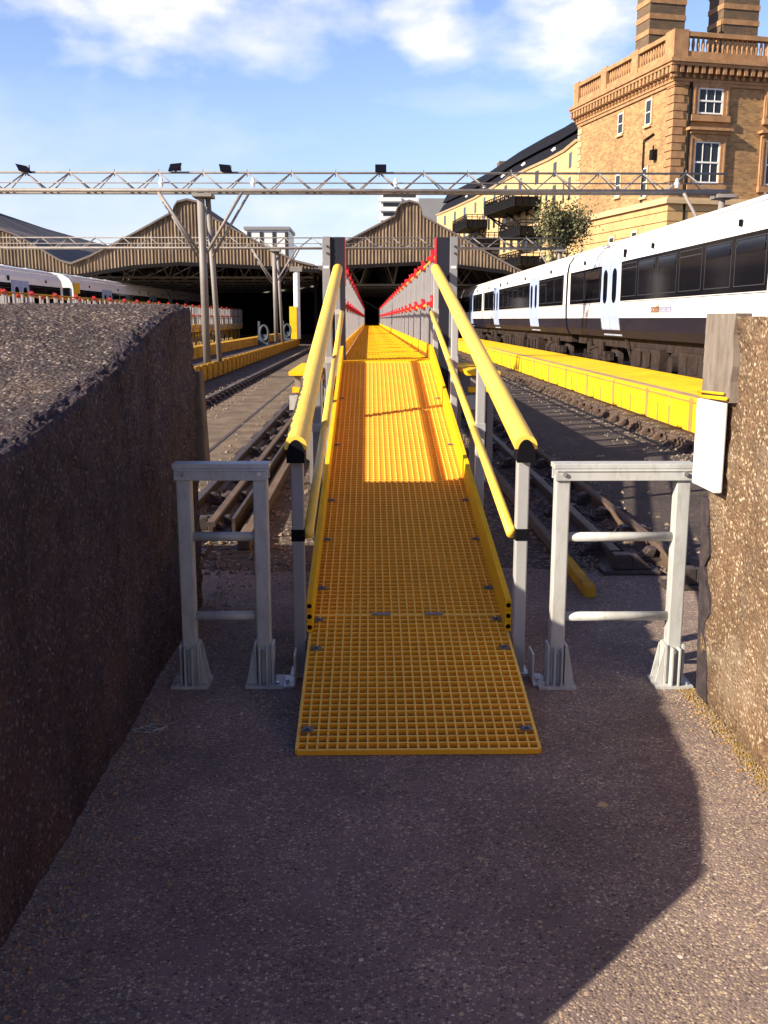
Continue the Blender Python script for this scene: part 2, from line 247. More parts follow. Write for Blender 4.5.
# ------------------------------------------------------------------ mesh helpers
ORG = {}
class MB:
    def __init__(s): s.v = []; s.f = []; s.m = []; s.mi = 0
    def face(s, idx): s.f.append(tuple(idx)); s.m.append(s.mi)
    def hexa(s, p):
        b = len(s.v); s.v += [Vector(q) for q in p]
        for q in ((0, 3, 2, 1), (4, 5, 6, 7), (0, 1, 5, 4), (1, 2, 6, 5), (2, 3, 7, 6), (3, 0, 4, 7)): s.face([b + i for i in q])
        return s
    def box(s, x0, x1, y0, y1, z0, z1):
        return s.hexa([(x0, y0, z0), (x1, y0, z0), (x1, y1, z0), (x0, y1, z0), (x0, y0, z1), (x1, y0, z1), (x1, y1, z1), (x0, y1, z1)])
    def bar(s, p, q, w, h, up=(0, 0, 1)):
        p = Vector(p); q = Vector(q); d = (q - p).normalized(); up = Vector(up)
        if abs(d.dot(up)) > 0.98: up = Vector((0, 1, 0))
        a = d.cross(up).normalized() * w / 2; c = a.cross(d).normalized() * h / 2
        return s.hexa([p - a - c, p + a - c, q + a - c, q - a - c, p - a + c, p + a + c, q + a + c, q - a + c])
    def tube(s, p, q, r, n=8, r2=None):
        p = Vector(p); q = Vector(q); d = (q - p).normalized(); r2 = r if r2 is None else r2
        up = Vector((0, 0, 1)) if abs(d.z) < 0.9 else Vector((1, 0, 0))
        a = d.cross(up).normalized(); c = d.cross(a)
        b = len(s.v)
        for (o, rr) in ((p, r), (q, r2)):
            for i in range(n):
                t = 2 * math.pi * i / n; s.v.append(o + (a * math.cos(t) + c * math.sin(t)) * rr)
        for i in range(n): s.face([b + i, b + (i + 1) % n, b + n + (i + 1) % n, b + n + i])
        s.face([b + i for i in range(n)][::-1]); s.face([b + n + i for i in range(n)])
        return s
    def prism(s, poly, fn0, fn1):
        """closed 2D polygon swept between two placements"""
        n = len(poly); b = len(s.v)
        s.v += [Vector(fn0(*p)) for p in poly] + [Vector(fn1(*p)) for p in poly]
        for i in range(n): s.face([b + i, b + (i + 1) % n, b + n + (i + 1) % n, b + n + i])
        s.face([b + i for i in range(n)][::-1]); s.face([b + n + i for i in range(n)])
        return s
    def build(s, name, mat, parent=None, smooth=False, bevel=0, origin=None):
        if parent is not None: o0 = ORG[parent]
        elif origin is not None: o0 = Vector(origin)
        else:
            xs = [v.x for v in s.v]; ys = [v.y for v in s.v]; zs = [v.z for v in s.v]
            o0 = Vector(((min(xs) + max(xs)) / 2, (min(ys) + max(ys)) / 2, min(zs)))
        me = bpy.data.meshes.new(name); me.from_pydata([v - o0 for v in s.v], [], s.f)
        mats = mat if isinstance(mat, (list, tuple)) else [mat]
        for mm in mats: me.materials.append(M[mm])
        if len(mats) > 1: me.polygons.foreach_set('material_index', s.m)
        if smooth: me.polygons.foreach_set('use_smooth', [True] * len(me.polygons))
        me.update()
        import bmesh
        bm = bmesh.new(); bm.from_mesh(me); bmesh.ops.recalc_face_normals(bm, faces=bm.faces); bm.to_mesh(me); bm.free()
        o = bpy.data.objects.new(name, me); COL.objects.link(o); ORG[o] = o0
        if parent is not None: o.parent = parent
        else: o.location = o0
        if bevel:
            b = o.modifiers.new('bevel', 'BEVEL'); b.width = bevel; b.segments = 2; b.limit_method = 'ANGLE'
        return o
def tag(o, label=None, cat=None, group=None, kind=None):
    for k, v in (('label', label), ('category', cat), ('group', group), ('kind', kind)):
        if v: o[k] = v
    return o
def thing(name, loc, label, cat, group=None, rz=0, local=False):
    o = bpy.data.objects.new(name, None); COL.objects.link(o); o.location = loc; o.rotation_euler = (0, 0, rz)
    o.empty_display_size = 0.2
    ORG[o] = Vector((0, 0, 0)) if local else Vector(loc)
    return tag(o, label, cat, group)
def copy_part(o, dx=(0, 0, 0), parent=None):
    c = o.copy(); COL.objects.link(c); c.location = o.location + Vector(dx)
    if parent is not None: c.parent = parent
    ORG[c] = ORG[o]
    for ch in list(o.children):
        k = ch.copy(); COL.objects.link(k); k.parent = c; ORG[k] = ORG[o]
    return c
def copy_thing(root, loc, label=None, rz=None):
    r = root.copy(); COL.objects.link(r); r.location = loc
    if rz is not None: r.rotation_euler = (0, 0, rz)
    if label: r['label'] = label
    ORG[r] = ORG[root]
    for ch in list(root.children):
        c = ch.copy(); COL.objects.link(c); c.parent = r
        for g in list(ch.children):
            k = g.copy(); COL.objects.link(k); k.parent = c
    return r
def sheet(name, pts, z, mat):
    b = MB(); b.v = [Vector((x, y, z)) for x, y in pts]; b.face(range(len(pts)))
    return tag(b.build(name, mat, origin=(0, 0, z)), kind='structure')
def interp(pts, x):
    if x <= pts[0][0]: return pts[0][1]
    for (a, b), (c, d) in zip(pts, pts[1:]):
        if x <= c: return b + (d - b) * (x - a) / (c - a)
    return pts[-1][1]

# ------------------------------------------------------------------ ground
sheet('ground', [(-2500, -400), (2500, -400), (2500, 4000), (-2500, 4000)], -0.012, 'far_ground')
sheet('track_bed', [(-14, 5.0), (14, 5.0), (14, 108), (-14, 108)], -0.006, 'bed')
sheet('apron', [(-2.6, -6), (2.6, -6), (2.6, 5.95), (1.0, 6.35), (-0.4, 6.25), (-2.6, 6.5)], 0.0, 'apron')
sheet('concrete_path', [(-3.02, 6.55), (-1.62, 6.55), (-1.62, 62), (-3.02, 62)], 0.0, 'slab')
sheet('path', [(2.2, 6.0), (3.72, 6.0), (3.72, 62), (2.2, 62)], 0.0, 'tar')
b = MB(); b.box(-2.07, -2.02, 6.6, 60, -0.004, 0.006); o = b.build('groove', 'grease'); tag(o, kind='structure')

# ------------------------------------------------------------------ left pebbledash block
PROF = [(-3, 0.1), (0.6, 0.30), (1.0, 0.5), (1.32, 0.82), (1.65, 1.17), (2.15, 1.275), (2.76, 1.31), (3.2, 1.37), (3.83, 1.46), (4.54, 1.62), (5.0, 1.695), (5.55, 1.735)]
def rough_wall():
    """one rough skin: inner face, rounded shoulder and broad top, displaced by noise"""
    y0, y1 = -1.0, 5.55; ny = 230
    sec = [(0.0, -0.02)] + [(0.0, k / 46) for k in range(1, 45)]
    b = MB(); rows = []
    tx = [0.012 * k for k in range(1, 6)] + [0.08 + 0.035 * k for k in range(0, 40)] + [1.6 + 0.16 * k for k in range(0, 40)]
    for j in range(ny + 1):
        y = y0 + (y1 - y0) * j / ny; top = interp(PROF, y); row = []
        for k in range(0, 56):
            z = -0.02 + (top - 0.02) * k / 55
            row.append(Vector((-0.99, y, z)))
        for q, t in enumerate(tx):
            rise = 0.02 * min(1, t / 0.06)
            row.append(Vector((-0.99 - t, y, top - 0.02 + rise)))
        out = []
        for p in row:
            n1 = noise.noise(p * 1.7) * 0.012 + noise.noise(p * 7.0) * 0.010 + noise.noise(p * 21) * 0.010 + noise.noise(p * 48) * 0.009
            if p.y < 2.75: n1 *= 0.25 + 0.75 * max(0, (p.y - 2.45) / 0.3)
            if p.x > -0.995: out.append(Vector((p.x + n1, p.y, p.z)))
            else: out.append(Vector((p.x + (n1 if p.x > -1.15 else 0), p.y + noise.noise(p * 15) * 0.006, p.z + n1 * 0.9)))
        rows.append(out)
    for r in rows: b.v += r
    m = len(rows[0])
    for j in range(ny):
        for k in range(m - 1): b.mi = 1 if k > 60 + 3 * noise.noise(Vector((j * .09, 0, 0))) else 0; b.face([j * m + k, (j + 1) * m + k, (j + 1) * m + k + 1, j * m + k + 1])
    b.mi = 0
    # far end face and near end, left skirt
    e = len(b.v); b.v += [Vector((p.x, p.y, -0.02)) for p in rows[-1][55:]]
    for k in range(m - 1 - 55): b.face([ny * m + 55 + k, e + k, e + k + 1, ny * m + 56 + k])
    b.face([ny * m + k for k in range(56)] + [e])
    return b
wl = thing('pebbledash_wall', (-1.04, 3.0, 0), 'dark rough pebbledash parapet wall with broad sloping top, left of the ramp', 'wall')
o = rough_wall().build('wall_face', ['wallL', 'wallTopLit'], wl)
b = MB(); b.hexa([(-1.15, 5.57, 0.80), (-0.945, 5.57, 0.80), (-0.93, 5.66, 0.80), (-1.15, 5.66, 0.80), (-1.15, 5.57, 1.33), (-0.965, 5.57, 1.36), (-0.955, 5.66, 1.36), (-1.15, 5.66, 1.33)]); b.build('end_block', 'slab', wl, bevel=0.012)

# ------------------------------------------------------------------ right pebbledash wall
wr = thing('pebbledash_wall', (1.8, 2.5, 0), 'tan sunlit pebbledash wall with grey rendered corner, right of the right guard frame', 'wall')
b = MB(); ny, nz = 150, 56; X0 = 1.415
rows = []
for j in range(ny + 1):
    y = -2.0 + 6.06 * j / ny; row = []
    for k in range(nz + 1):
        p = Vector((X0, y, 1.66 * k / nz)); d = noise.noise(p * 3) * 0.018 + noise.noise(p * 11) * 0.010 + noise.noise(p * 34) * 0.006
        yy = noise.noise(p * 5) * 0.02 if j == ny else 0
        row.append(Vector((X0 + 0.055 * (1 - k / nz) - d, y + yy, p.z)))
    rows.append(row)
for r in rows: b.v += r
m = nz + 1
for j in range(ny):
    for k in range(nz): b.face([j * m + k, (j + 1) * m + k, (j + 1) * m + k + 1, j * m + k + 1])
e = len(b.v); b.v += [Vector((2.3, 4.06, 1.66 * k / nz)) for k in range(m)]
for k in range(nz): b.face([ny * m + k, e + k, e + k + 1, ny * m + k + 1])
e2 = len(b.v); b.v += [Vector((2.3, -2.0 + 6.06 * j / ny, 1.66)) for j in range(ny + 1)]
for j in range(ny): b.face([j * m + nz, e2 + j, e2 + j + 1, (j + 1) * m + nz])
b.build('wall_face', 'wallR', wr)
b = MB(); ys = [3.76, 3.765, 3.75, 3.755, 3.765, 3.75]; zs = [1.33, 1.41, 1.47, 1.53, 1.59, 1.672]
for i in range(5):
    b.hexa([(1.398, ys[i], zs[i]), (1.46, ys[i], zs[i]), (1.46, 4.075, zs[i]), (1.398, 4.085, zs[i]), (1.398, ys[i + 1], zs[i + 1]), (1.46, ys[i + 1], zs[i + 1]), (1.46, 4.075, zs[i + 1]), (1.398, 4.08, zs[i + 1])])
b.build('rendered_corner', 'render', wr)
b = MB(); b.box(1.375, 1.41, 3.80, 4.07, 0.965, 1.325)
wbd = b.build('white_board', 'white', bevel=0.006); tag(wbd, 'white painted board fixed to the end of the tan wall beside the right guard frame', 'board')
b = MB(); b.tube((1.388, 4.085, 1.333), (1.388, 3.76, 1.345), 0.007); b.tube((1.384, 4.085, 1.352), (1.388, 3.80, 1.362), 0.005)
o = b.build('cable', 'yellow', smooth=True); tag(o, 'thin yellow cable laid over the top of the white board', 'cable')

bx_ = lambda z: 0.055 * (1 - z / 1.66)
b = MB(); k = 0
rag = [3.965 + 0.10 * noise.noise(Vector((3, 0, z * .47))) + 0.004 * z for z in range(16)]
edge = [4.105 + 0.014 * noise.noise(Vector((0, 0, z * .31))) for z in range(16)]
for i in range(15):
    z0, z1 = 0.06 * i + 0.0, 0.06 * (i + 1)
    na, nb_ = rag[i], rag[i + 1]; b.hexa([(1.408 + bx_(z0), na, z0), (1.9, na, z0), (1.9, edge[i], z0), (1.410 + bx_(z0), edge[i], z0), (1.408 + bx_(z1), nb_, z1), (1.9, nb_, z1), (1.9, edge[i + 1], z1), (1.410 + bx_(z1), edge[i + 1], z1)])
b.build('blackish_edge', 'blackish', wr)
# ------------------------------------------------------------------ guard frames (low gates) either side of the ramp
def guard_frame(x0, x1, y, h, label):
    t = thing('guard_frame', ((x0 + x1) / 2, y, 0), label, 'guard frame', 'low guard frames beside the ramp')
    w = 0.064
    for i, px in enumerate((x0 + w / 2, x1 - w / 2)):
        b = MB(); b.box(px - w / 2, px + w / 2, y - w / 2, y + w / 2, 0.012, h - 0.06); b.build('post', 'gate', t, bevel=0.006)
        b = MB(); b.box(px - 0.085, px + 0.085, y - 0.075, y + 0.075, 0.0, 0.014)
        b.box(px - 0.045, px - 0.034, y - 0.045, y + 0.045, 0.014, 0.20); b.box(px + 0.034, px + 0.045, y - 0.045, y + 0.045, 0.014, 0.20)
        b.box(px - 0.045, px + 0.045, y + 0.034, y + 0.045, 0.014, 0.20)
        s = 1 if i == 0 else -1
        for yy in (y - 0.04, y + 0.035):
            b.hexa([(px + s * 0.046, yy, 0.014), (px + s * 0.082, yy, 0.014), (px + s * 0.082, yy + 0.008, 0.014), (px + s * 0.046, yy + 0.008, 0.014),
                    (px + s * 0.046, yy, 0.19), (px + s * 0.048, yy, 0.19), (px + s * 0.048, yy + 0.008, 0.19), (px + s * 0.046, yy + 0.008, 0.19)])
        b.box(px - 0.020, px - 0.012, y - 0.075, y - 0.033, 0.014, 0.19); b.box(px + 0.012, px + 0.020, y - 0.075, y - 0.033, 0.014, 0.19)
        sh = b.build('base_shoe', 'gate', t, bevel=0.002)
        b = MB(); b.tube((px, y - 0.045, 0.165), (px, y - 0.032, 0.165), 0.009, 6); b.build('bolt', 'steel', sh)
        b = MB(); b.tube((px - 0.06 * s, y - 0.05, 0.014), (px - 0.06 * s, y - 0.05, 0.026), 0.009, 6); b.build('bolt', 'steel', sh)
        b = MB(); b.tube((px, y - 0.055, h - 0.045), (px, y - 0.044, h - 0.045), 0.010, 8); b.build('bolt', 'steel', t)
    b = MB(); b.box(x0 - 0.012, x1 + 0.012, y - 0.046, y + 0.046, h - 0.022, h); b.box(x0 - 0.006, x1 + 0.006, y - 0.044, y - 0.034, h - 0.075, h - 0.022); b.box(x0 - 0.006, x1 + 0.006, y + 0.034, y + 0.044, h - 0.075, h - 0.022)
    b.box(x0 + .0, x1 - .0, y - 0.049, y - 0.044, h - 0.034, h - 0.026)
    b.build('top_rail', 'gate', t, bevel=0.003)
    for z in (0.325, 0.695):
        b = MB(); b.tube((x0 + w - 0.004, y, z), (x1 - w + 0.004, y, z), 0.021, 16); b.build('crossbar', 'gate', t, smooth=True)
    return t
guard_frame(-0.853, -0.452, 4.25, 1.03, 'shaded grey guard frame between the dark wall and the ramp')
guard_frame(0.818, 1.415, 4.22, 1.03, 'sunlit pale grey guard frame between the ramp and the tan wall')

# ------------------------------------------------------------------ ramp
CX = 0.185; HW = 0.47; SL = 0.1736
def rz(y): return 0.024 + SL * (y - 3.49)
ramp = thing('access_ramp', (CX, 3.49, 0), 'yellow open grating ramp rising from the apron to the walkway', 'ramp')
th = math.atan(SL); cs, sn = math.cos(th), math.sin(th)
def grating(y0, y1, name='grating_panel'):
    b = MB(); L = (y1 - y0) / cs; H = 0.023 if y0 < 4 else 0.038; bw = 0.0078
    o = Vector((CX, y0, rz(y0))); d = Vector((0, cs, sn)); up = Vector((0, -sn, cs)); ax = Vector((1, 0, 0))
    def bx(xa, xb, s0, s1, h0, h1):
        P = lambda x, s, h: o + ax * x + d * s + up * h
        b.mi = 1; b.hexa([P(xa, s0, h0), P(xb, s0, h0), P(xb, s1, h0), P(xa, s1, h0), P(xa, s0, h1), P(xb, s0, h1), P(xb, s1, h1), P(xa, s1, h1)]); b.m[-5] = 0
    nc = 24; step = 2 * HW / nc
    for i in range(nc + 1):
        x = -HW + i * step; w = bw * (1.6 if i in (0, nc) else 1)
        bx(x - w / 2, x + w / 2, 0, L, -H, 0.0)
    nr = max(1, round(L / 0.0445)); sr = L / nr
    for j in range(nr + 1):
        s = j * sr; w = bw * (1.6 if j in (0, nr) else 1)
        bx(-HW + 0.003, HW - 0.003, s - w / 2, s + w / 2, -H + 0.001, -0.0012)
    return b.build(name, ['yellow_grit_lit', 'yellow_side_shade'], ramp)
grating(3.49, 4.60); grating(4.612, 10.28)
# stringers under the ramp
for x in (CX - HW + 0.02, CX + HW - 0.02):
    b = MB(); b.hexa([(x - 0.025, 4.65, rz(4.65) - 0.17), (x + 0.025, 4.65, rz(4.65) - 0.17), (x + 0.025, 10.3, rz(10.3) - 0.18), (x - 0.025, 10.3, rz(10.3) - 0.18),
                      (x - 0.025, 4.65, rz(4.65) - 0.045), (x + 0.025, 4.65, rz(4.65) - 0.045), (x + 0.025, 10.3, rz(10.3) - 0.045), (x - 0.025, 10.3, rz(10.3) - 0.045)])
    b.build('stringer', 'yellow', ramp)
# kick plates: three cells, black end discs stand in for hollow dark
for s in (-1, 1):
    x = CX + s * (HW + 0.002); b = MB(); ya, yb = 4.42, 10.36
    for k in range(3):
        h0 = 0.004 + k * 0.052
        b.mi = 0
        b.hexa([(x - 0.014, ya, rz(ya) + h0), (x + 0.014, ya, rz(ya) + h0), (x + 0.014, yb, rz(yb) + h0), (x - 0.014, yb, rz(yb) + h0),
                (x - 0.014, ya, rz(ya) + h0 + 0.048), (x + 0.014, ya, rz(ya) + h0 + 0.048), (x + 0.014, yb, rz(yb) + h0 + 0.048), (x - 0.014, yb, rz(yb) + h0 + 0.048)])
        b.mi = 1
        b.tube((x, ya - 0.0015, rz(ya) + h0 + 0.024), (x, ya + 0.01, rz(ya) + h0 + 0.024), 0.0115, 12)
    b.build('kick_plate', ['yellow', 'black'], ramp)
# clips
b = MB(); o_y = 3.62
for dx in (-0.012, 0.012): b.box(CX - HW + 0.035 + dx - 0.004, CX - HW + 0.035 + dx + 0.004, o_y - 0.018, o_y + 0.018, rz(o_y) - 0.002, rz(o_y) + 0.010)
b.box(CX - HW + 0.012, CX - HW + 0.058, o_y - 0.020, o_y + 0.020, rz(o_y) + 0.001, rz(o_y) + 0.004)
b.tube((CX - HW + 0.035, o_y, rz(o_y) + 0.003), (CX - HW + 0.035, o_y, rz(o_y) + 0.010), 0.008, 6)
clip = b.build('grating_clip', 'clip_dark', ramp)
for y in (3.62, 4.27, 4.55, 4.9, 5.55, 6.2, 7.4, 8.8):
    for s in (0, 1):
        if y == 3.62 and s == 0: continue
        copy_part(clip, (s * (2 * HW - 0.07), y - 3.62, rz(y) - rz(3.62)))
b = MB()
for x in (CX - 0.13, CX + 0.13): b.box(x - 0.045, x + 0.045, 4.588, 4.624, rz(4.6) + 0.002, rz(4.6) + 0.006)
b.build('joint_strip', 'galv_old', ramp)
b = MB(); b.box(CX - HW - 0.02, CX + HW + 0.02, 10.285, 10.37, rz(10.28) - 0.04, rz(10.28) + 0.012); b.build('landing_edge', 'yellow', ramp)

# handrails of the ramp
PY = (4.38, 6.12, 8.08, 10.40)
def dprofile(w, h, n=10):
    p = [(-w / 2, 0), (w / 2, 0)]
    p += [(w / 2 * math.cos(a) * 1.0, h * 0.25 + h * 0.75 * math.sin(a)) for a in [math.pi * i / n for i in range(0, n + 1)]]
    return p
for s, lab in ((-1, 'yellow topped handrail along the left edge of the ramp'), (1, 'yellow topped handrail along the right edge of the ramp')):
    xr = CX + s * 0.515; t = thing('ramp_handrail', (xr, 4.38, 0), lab, 'handrail', 'handrails of the ramp')
    for y in PY:
        b = MB(); b.box(xr - 0.028, xr + 0.028, y - 0.032, y + 0.032, 0.0, rz(y) + 0.925); b.build('post', 'grey_dark' if s < 0 else 'grey_frp', t, bevel=0.006)  # left posts get the darker grey, their shade put into the colour
        b = MB(); b.box(xr - 0.031, xr + 0.031, y - 0.036, y + 0.036, rz(y) + 0.47, rz(y) + 0.525); b.build('rail_bracket', 'black' if y < 5 else 'grey_frp', t, bevel=0.003)
        b = MB(); b.box(xr - 0.045, xr + 0.045, y - 0.06, y + 0.06, 0.0, 0.012); b.build('foot_plate', 'galv', t)
    def rail(poly, ya, yb, name, mat, off, smooth=True):
        b = MB(); b.prism(poly, lambda x, z: (off + x, ya, rz(ya) + z), lambda x, z: (off + x, yb, rz(yb) + z))
        return b.build(name, mat, t, smooth=False)
    o = rail([(x, z + 0.915) for x, z in dprofile(0.100, 0.062, 14)], 4.30, 10.50, 'top_rail', 'yellow_rail', xr)
    b = MB(); b.prism([(x * 0.97, z * 0.97 + 0.858) for x, z in dprofile(0.084, 0.104, 14)], lambda x, z: (xr + x, 4.285, rz(4.285) + z), lambda x, z: (xr + x, 4.40, rz(4.40) + z)); b.build('end_cap', 'black', t)
    b = MB(); 
    for (ya, yb) in zip(PY, PY[1:]):
        xi = xr - s * 0.046
        b = MB(); b.tube((xi, ya - 0.01, rz(ya) + 0.50), (xi, yb - 0.045, rz(yb - 0.045) + 0.50), 0.024, 14); b.build('mid_rail', 'yellow_rail', t, smooth=True)
# small angle plates by the first handrail posts
for x0, x1, lab in ((-0.42, -0.345, 'small galvanised angle bracket bolted down beside the shaded guard frame'), (0.745, 0.80, 'small galvanised angle bracket bolted down beside the sunlit guard frame')):
    b = MB(); b.box(x0, x1, 4.19, 4.33, 0.0, 0.010); xx = x1 if x0 < 0 else x0
    b.box(xx - 0.004, xx + 0.004, 4.20, 4.32, 0.010, 0.15); b.tube(((x0 + x1) / 2, 4.24, 0.01), ((x0 + x1) / 2, 4.24, 0.022), 0.01, 6)
    tag(b.build('angle_bracket', 'galv', bevel=0.002), lab, 'bracket')

# ------------------------------------------------------------------ elevated walkways
ZD = 1.215
def walkway(cx, y0, y1, label, far=False):
    t = thing('elevated_walkway', (cx, y0, 0), label, 'walkway')
    b = MB()
    for i in range(25):
        x = cx - HW + i * HW / 12; b.box(x - 0.004, x + 0.004, y0, y0 + 0.985, ZD - 0.035, ZD)
    for i in range(24):
        y = y0 + 0.004 + i * 0.977 / 23; w = 0.014 if i in (0, 23) else 0.006; b.box(cx - HW, cx + HW, y - w / 2, y + w / 2, ZD - 0.034, ZD + (0.003 if i in (0, 23) else -0.001))
    b.box(cx - HW, cx + HW, y0, y0 + 0.985, ZD - 0.045, ZD - 0.036); pan = b.build('deck_panel', 'yellow', t)
    n = int((y1 - y0)); 
    for i in range(1, n): copy_part(pan, (0, i, 0), t)
    for x in (cx - HW + 0.03, cx + HW - 0.03):
        b = MB(); b.box(x - 0.03, x + 0.03, y0, y0 + n, ZD - 0.22, ZD - 0.045); b.build('edge_beam', 'yellow', t)
    # trestles
    b = MB()
    for x in (cx - HW + 0.03, cx + HW - 0.03):
        b.box(x - 0.04, x + 0.04, y0 + 0.42, y0 + 0.5, 0, ZD - 0.22)
    b.box(cx - HW, cx + HW, y0 + 0.42, y0 + 0.5, ZD - 0.30, ZD - 0.221)
    leg = b.build('trestle', 'galv_old', t)
    for i in range(1, n // 2): copy_part(leg, (0, 2 * i, 0), t)
    for x in (cx - HW + 0.03, cx + HW - 0.03):
        b = MB()
        for i in range(0, (n // 2 - 1) * (1 if not far else 1)):
            ya = y0 + 0.46 + 2 * i
            for k in range(2):
                b.bar((x, ya + k, 0.12), (x, ya + k + 1, ZD - 0.26), 0.04, 0.04); b.bar((x, ya + k, ZD - 0.26), (x, ya + k + 1, 0.12), 0.035, 0.035)
        b.build('lattice_bracing', 'galv_old' if not far else 'yellow_worn', t)
    return t
def guardrail(x, y0, y1, inner, label):
    """inner: +1 when the deck lies to the right of it"""
    t = thing('walkway_guardrail', (x, y0, ZD), label, 'guardrail', 'guardrails of the elevated walkways')
    n = int((y1 - y0) / 2)
    def rep(first, dy0=0, num=n, step=2.0):
        for i in range(1, num): copy_part(first, (0, i * step, 0), t)
    zt, zm = ZD + 1.08, ZD + 0.60
    for z in (zt, zm):
        b = MB(); b.tube((x, y0, z), (x, y0 + 2 * n, z), 0.022, 8); b.build('rail', 'yellow_worn', t, smooth=True)
    for dy in (0.05, 0.20):
        b = MB(); b.box(x - 0.03, x + 0.03, y0 + dy, y0 + dy + 0.06, ZD - 0.2, zt + 0.03); rep(b.build('post', 'fence', t))
    for dy in (0.78, 1.38):
        b = MB(); b.box(x - 0.022, x + 0.022, y0 + dy, y0 + dy + 0.045, ZD - 0.1, zt - 0.01); rep(b.build('baluster', 'fence', t), num=n)
    for z in (zt, zm):
        b = MB(); b.box(x - 0.042, x + 0.042, y0 + 0.02, y0 + 0.29, z - 0.035, z + 0.035)
        for yy in (0.04, 0.23):
            b.hexa([(x - 0.03, y0 + yy, z + 0.03), (x + 0.03, y0 + yy, z + 0.03), (x + 0.03, y0 + yy + 0.04, z + 0.03), (x - 0.03, y0 + yy + 0.04, z + 0.03),
                    (x - 0.012 + 0.03 * inner, y0 + yy, z + 0.09), (x + 0.012 + 0.03 * inner, y0 + yy, z + 0.09), (x + 0.012 + 0.03 * inner, y0 + yy + 0.03, z + 0.09), (x - 0.012 + 0.03 * inner, y0 + yy + 0.03, z + 0.09)])
        b.box(x + inner * 0.042 - 0.004, x + inner * 0.042 + 0.045 * inner, y0 + 0.10, y0 + 0.16, z - 0.02, z + 0.02) if inner > 0 else b.box(x - 0.087, x - 0.038, y0 + 0.10, y0 + 0.16, z - 0.02, z + 0.02)
        rep(b.build('rail_clamp', 'red', t))
    b = MB(); b.box(x + inner * 0.035 - 0.012, x + inner * 0.035 + 0.012, y0, y0 + 2 * n, ZD + 0.002, ZD + 0.155); b.build('kick_plate', 'yellow', t)
    return t
walkway(CX, 10.38, 74.4, 'long yellow elevated walkway leading straight into the dark train shed')
guardrail(CX - 0.53, 10.75, 74.8, 1, 'grey guardrail with red clamps on the left of the central yellow walkway')
guardrail(CX + 0.53, 10.75, 74.8, -1, 'grey guardrail with red clamps on the right of the central yellow walkway')
walkway(-9.5, 18.4, 70.4, 'far elevated walkway on lattice trestles beyond the left platform', True)
guardrail(-8.97, 18.4, 70.4, -1, 'near guardrail with red clamps of the far left walkway, behind the dark wall')
guardrail(-10.03, 18.4, 70.4, 1, 'rear guardrail of the far left walkway, on the side of the left train')

# big posts at the top of the ramp
for (a, bb, c, d, e, f, lab) in ((-0.492, -0.41, -0.41, -0.255, -0.255, -0.247, 'tall navy and grey post with red edge at the left of the walkway entrance'),
                           (0.855, 0.935, 0.715, 0.855, 0.700, 0.715, 'tall navy and grey post with red edge at the right of the walkway entrance')):
    t = thing('entrance_post', ((a + bb) / 2, 10.65, 0), lab, 'post', 'tall posts at the walkway entrance')
    b = MB(); b.box(a, bb, 10.56, 10.74, 0, 2.50); b.build('steel_flange', 'grey_dark', t, bevel=0.004)
    b = MB(); b.box(c + .001, d - .001, 10.585, 10.70, 0, 2.497); b.build('navy_panel', 'navy', t)
    b = MB(); b.box(e, f, 10.585, 10.705, 2.0, 2.49); b.build('red_edge', 'red', t)
    b = MB(); b.box(a + 0.012, bb - 0.012, 10.555, 10.5605, 2.175, 2.20); b.build('label_plate', 'white', t)
    for z in (2.40, 2.33, 1.75, 1.70): b = MB(); b.tube(((a + bb) / 2 + 0.01, 10.545, z), ((a + bb) / 2 + 0.01, 10.56, z), 0.012, 6); b.build('bolt', 'grease', t)
# side landings
for (x0, x1, y0, y1, lab) in ((-0.80, -0.50, 9.7, 11.6, 'small yellow side platform left of the top of the ramp'), (0.97, 1.30, 9.7, 11.6, 'small yellow side platform right of the top of the ramp')):
    t = thing('side_platform', ((x0 + x1) / 2, y0, 0), lab, 'platform', 'side platforms at the ramp top')
    b = MB(); b.box(x0, x1, y0, y1, 1.10, 1.14); b.build('deck', 'yellow', t)
    b = MB(); b.box(x0 + 0.03, x0 + 0.25, y0 + 0.05, y0 + 0.20, 0.93, 0.98); b.build('lower_step', 'yellow', t)
    for x in (x0 + 0.08, x1 - 0.08):
        for y in (y0 + 0.12, y1 - 0.15): b = MB(); b.box(x - 0.03, x + 0.03, y - 0.03, y + 0.03, 0.0, 1.10); b.build('leg', 'galv_old', t)
    b = MB(); b.box(x0 + 0.0, x0 + 0.16, y0 + 0.02, y0 + 0.08, 0.76, 0.90); b.build('notice_plate', 'gate', t)

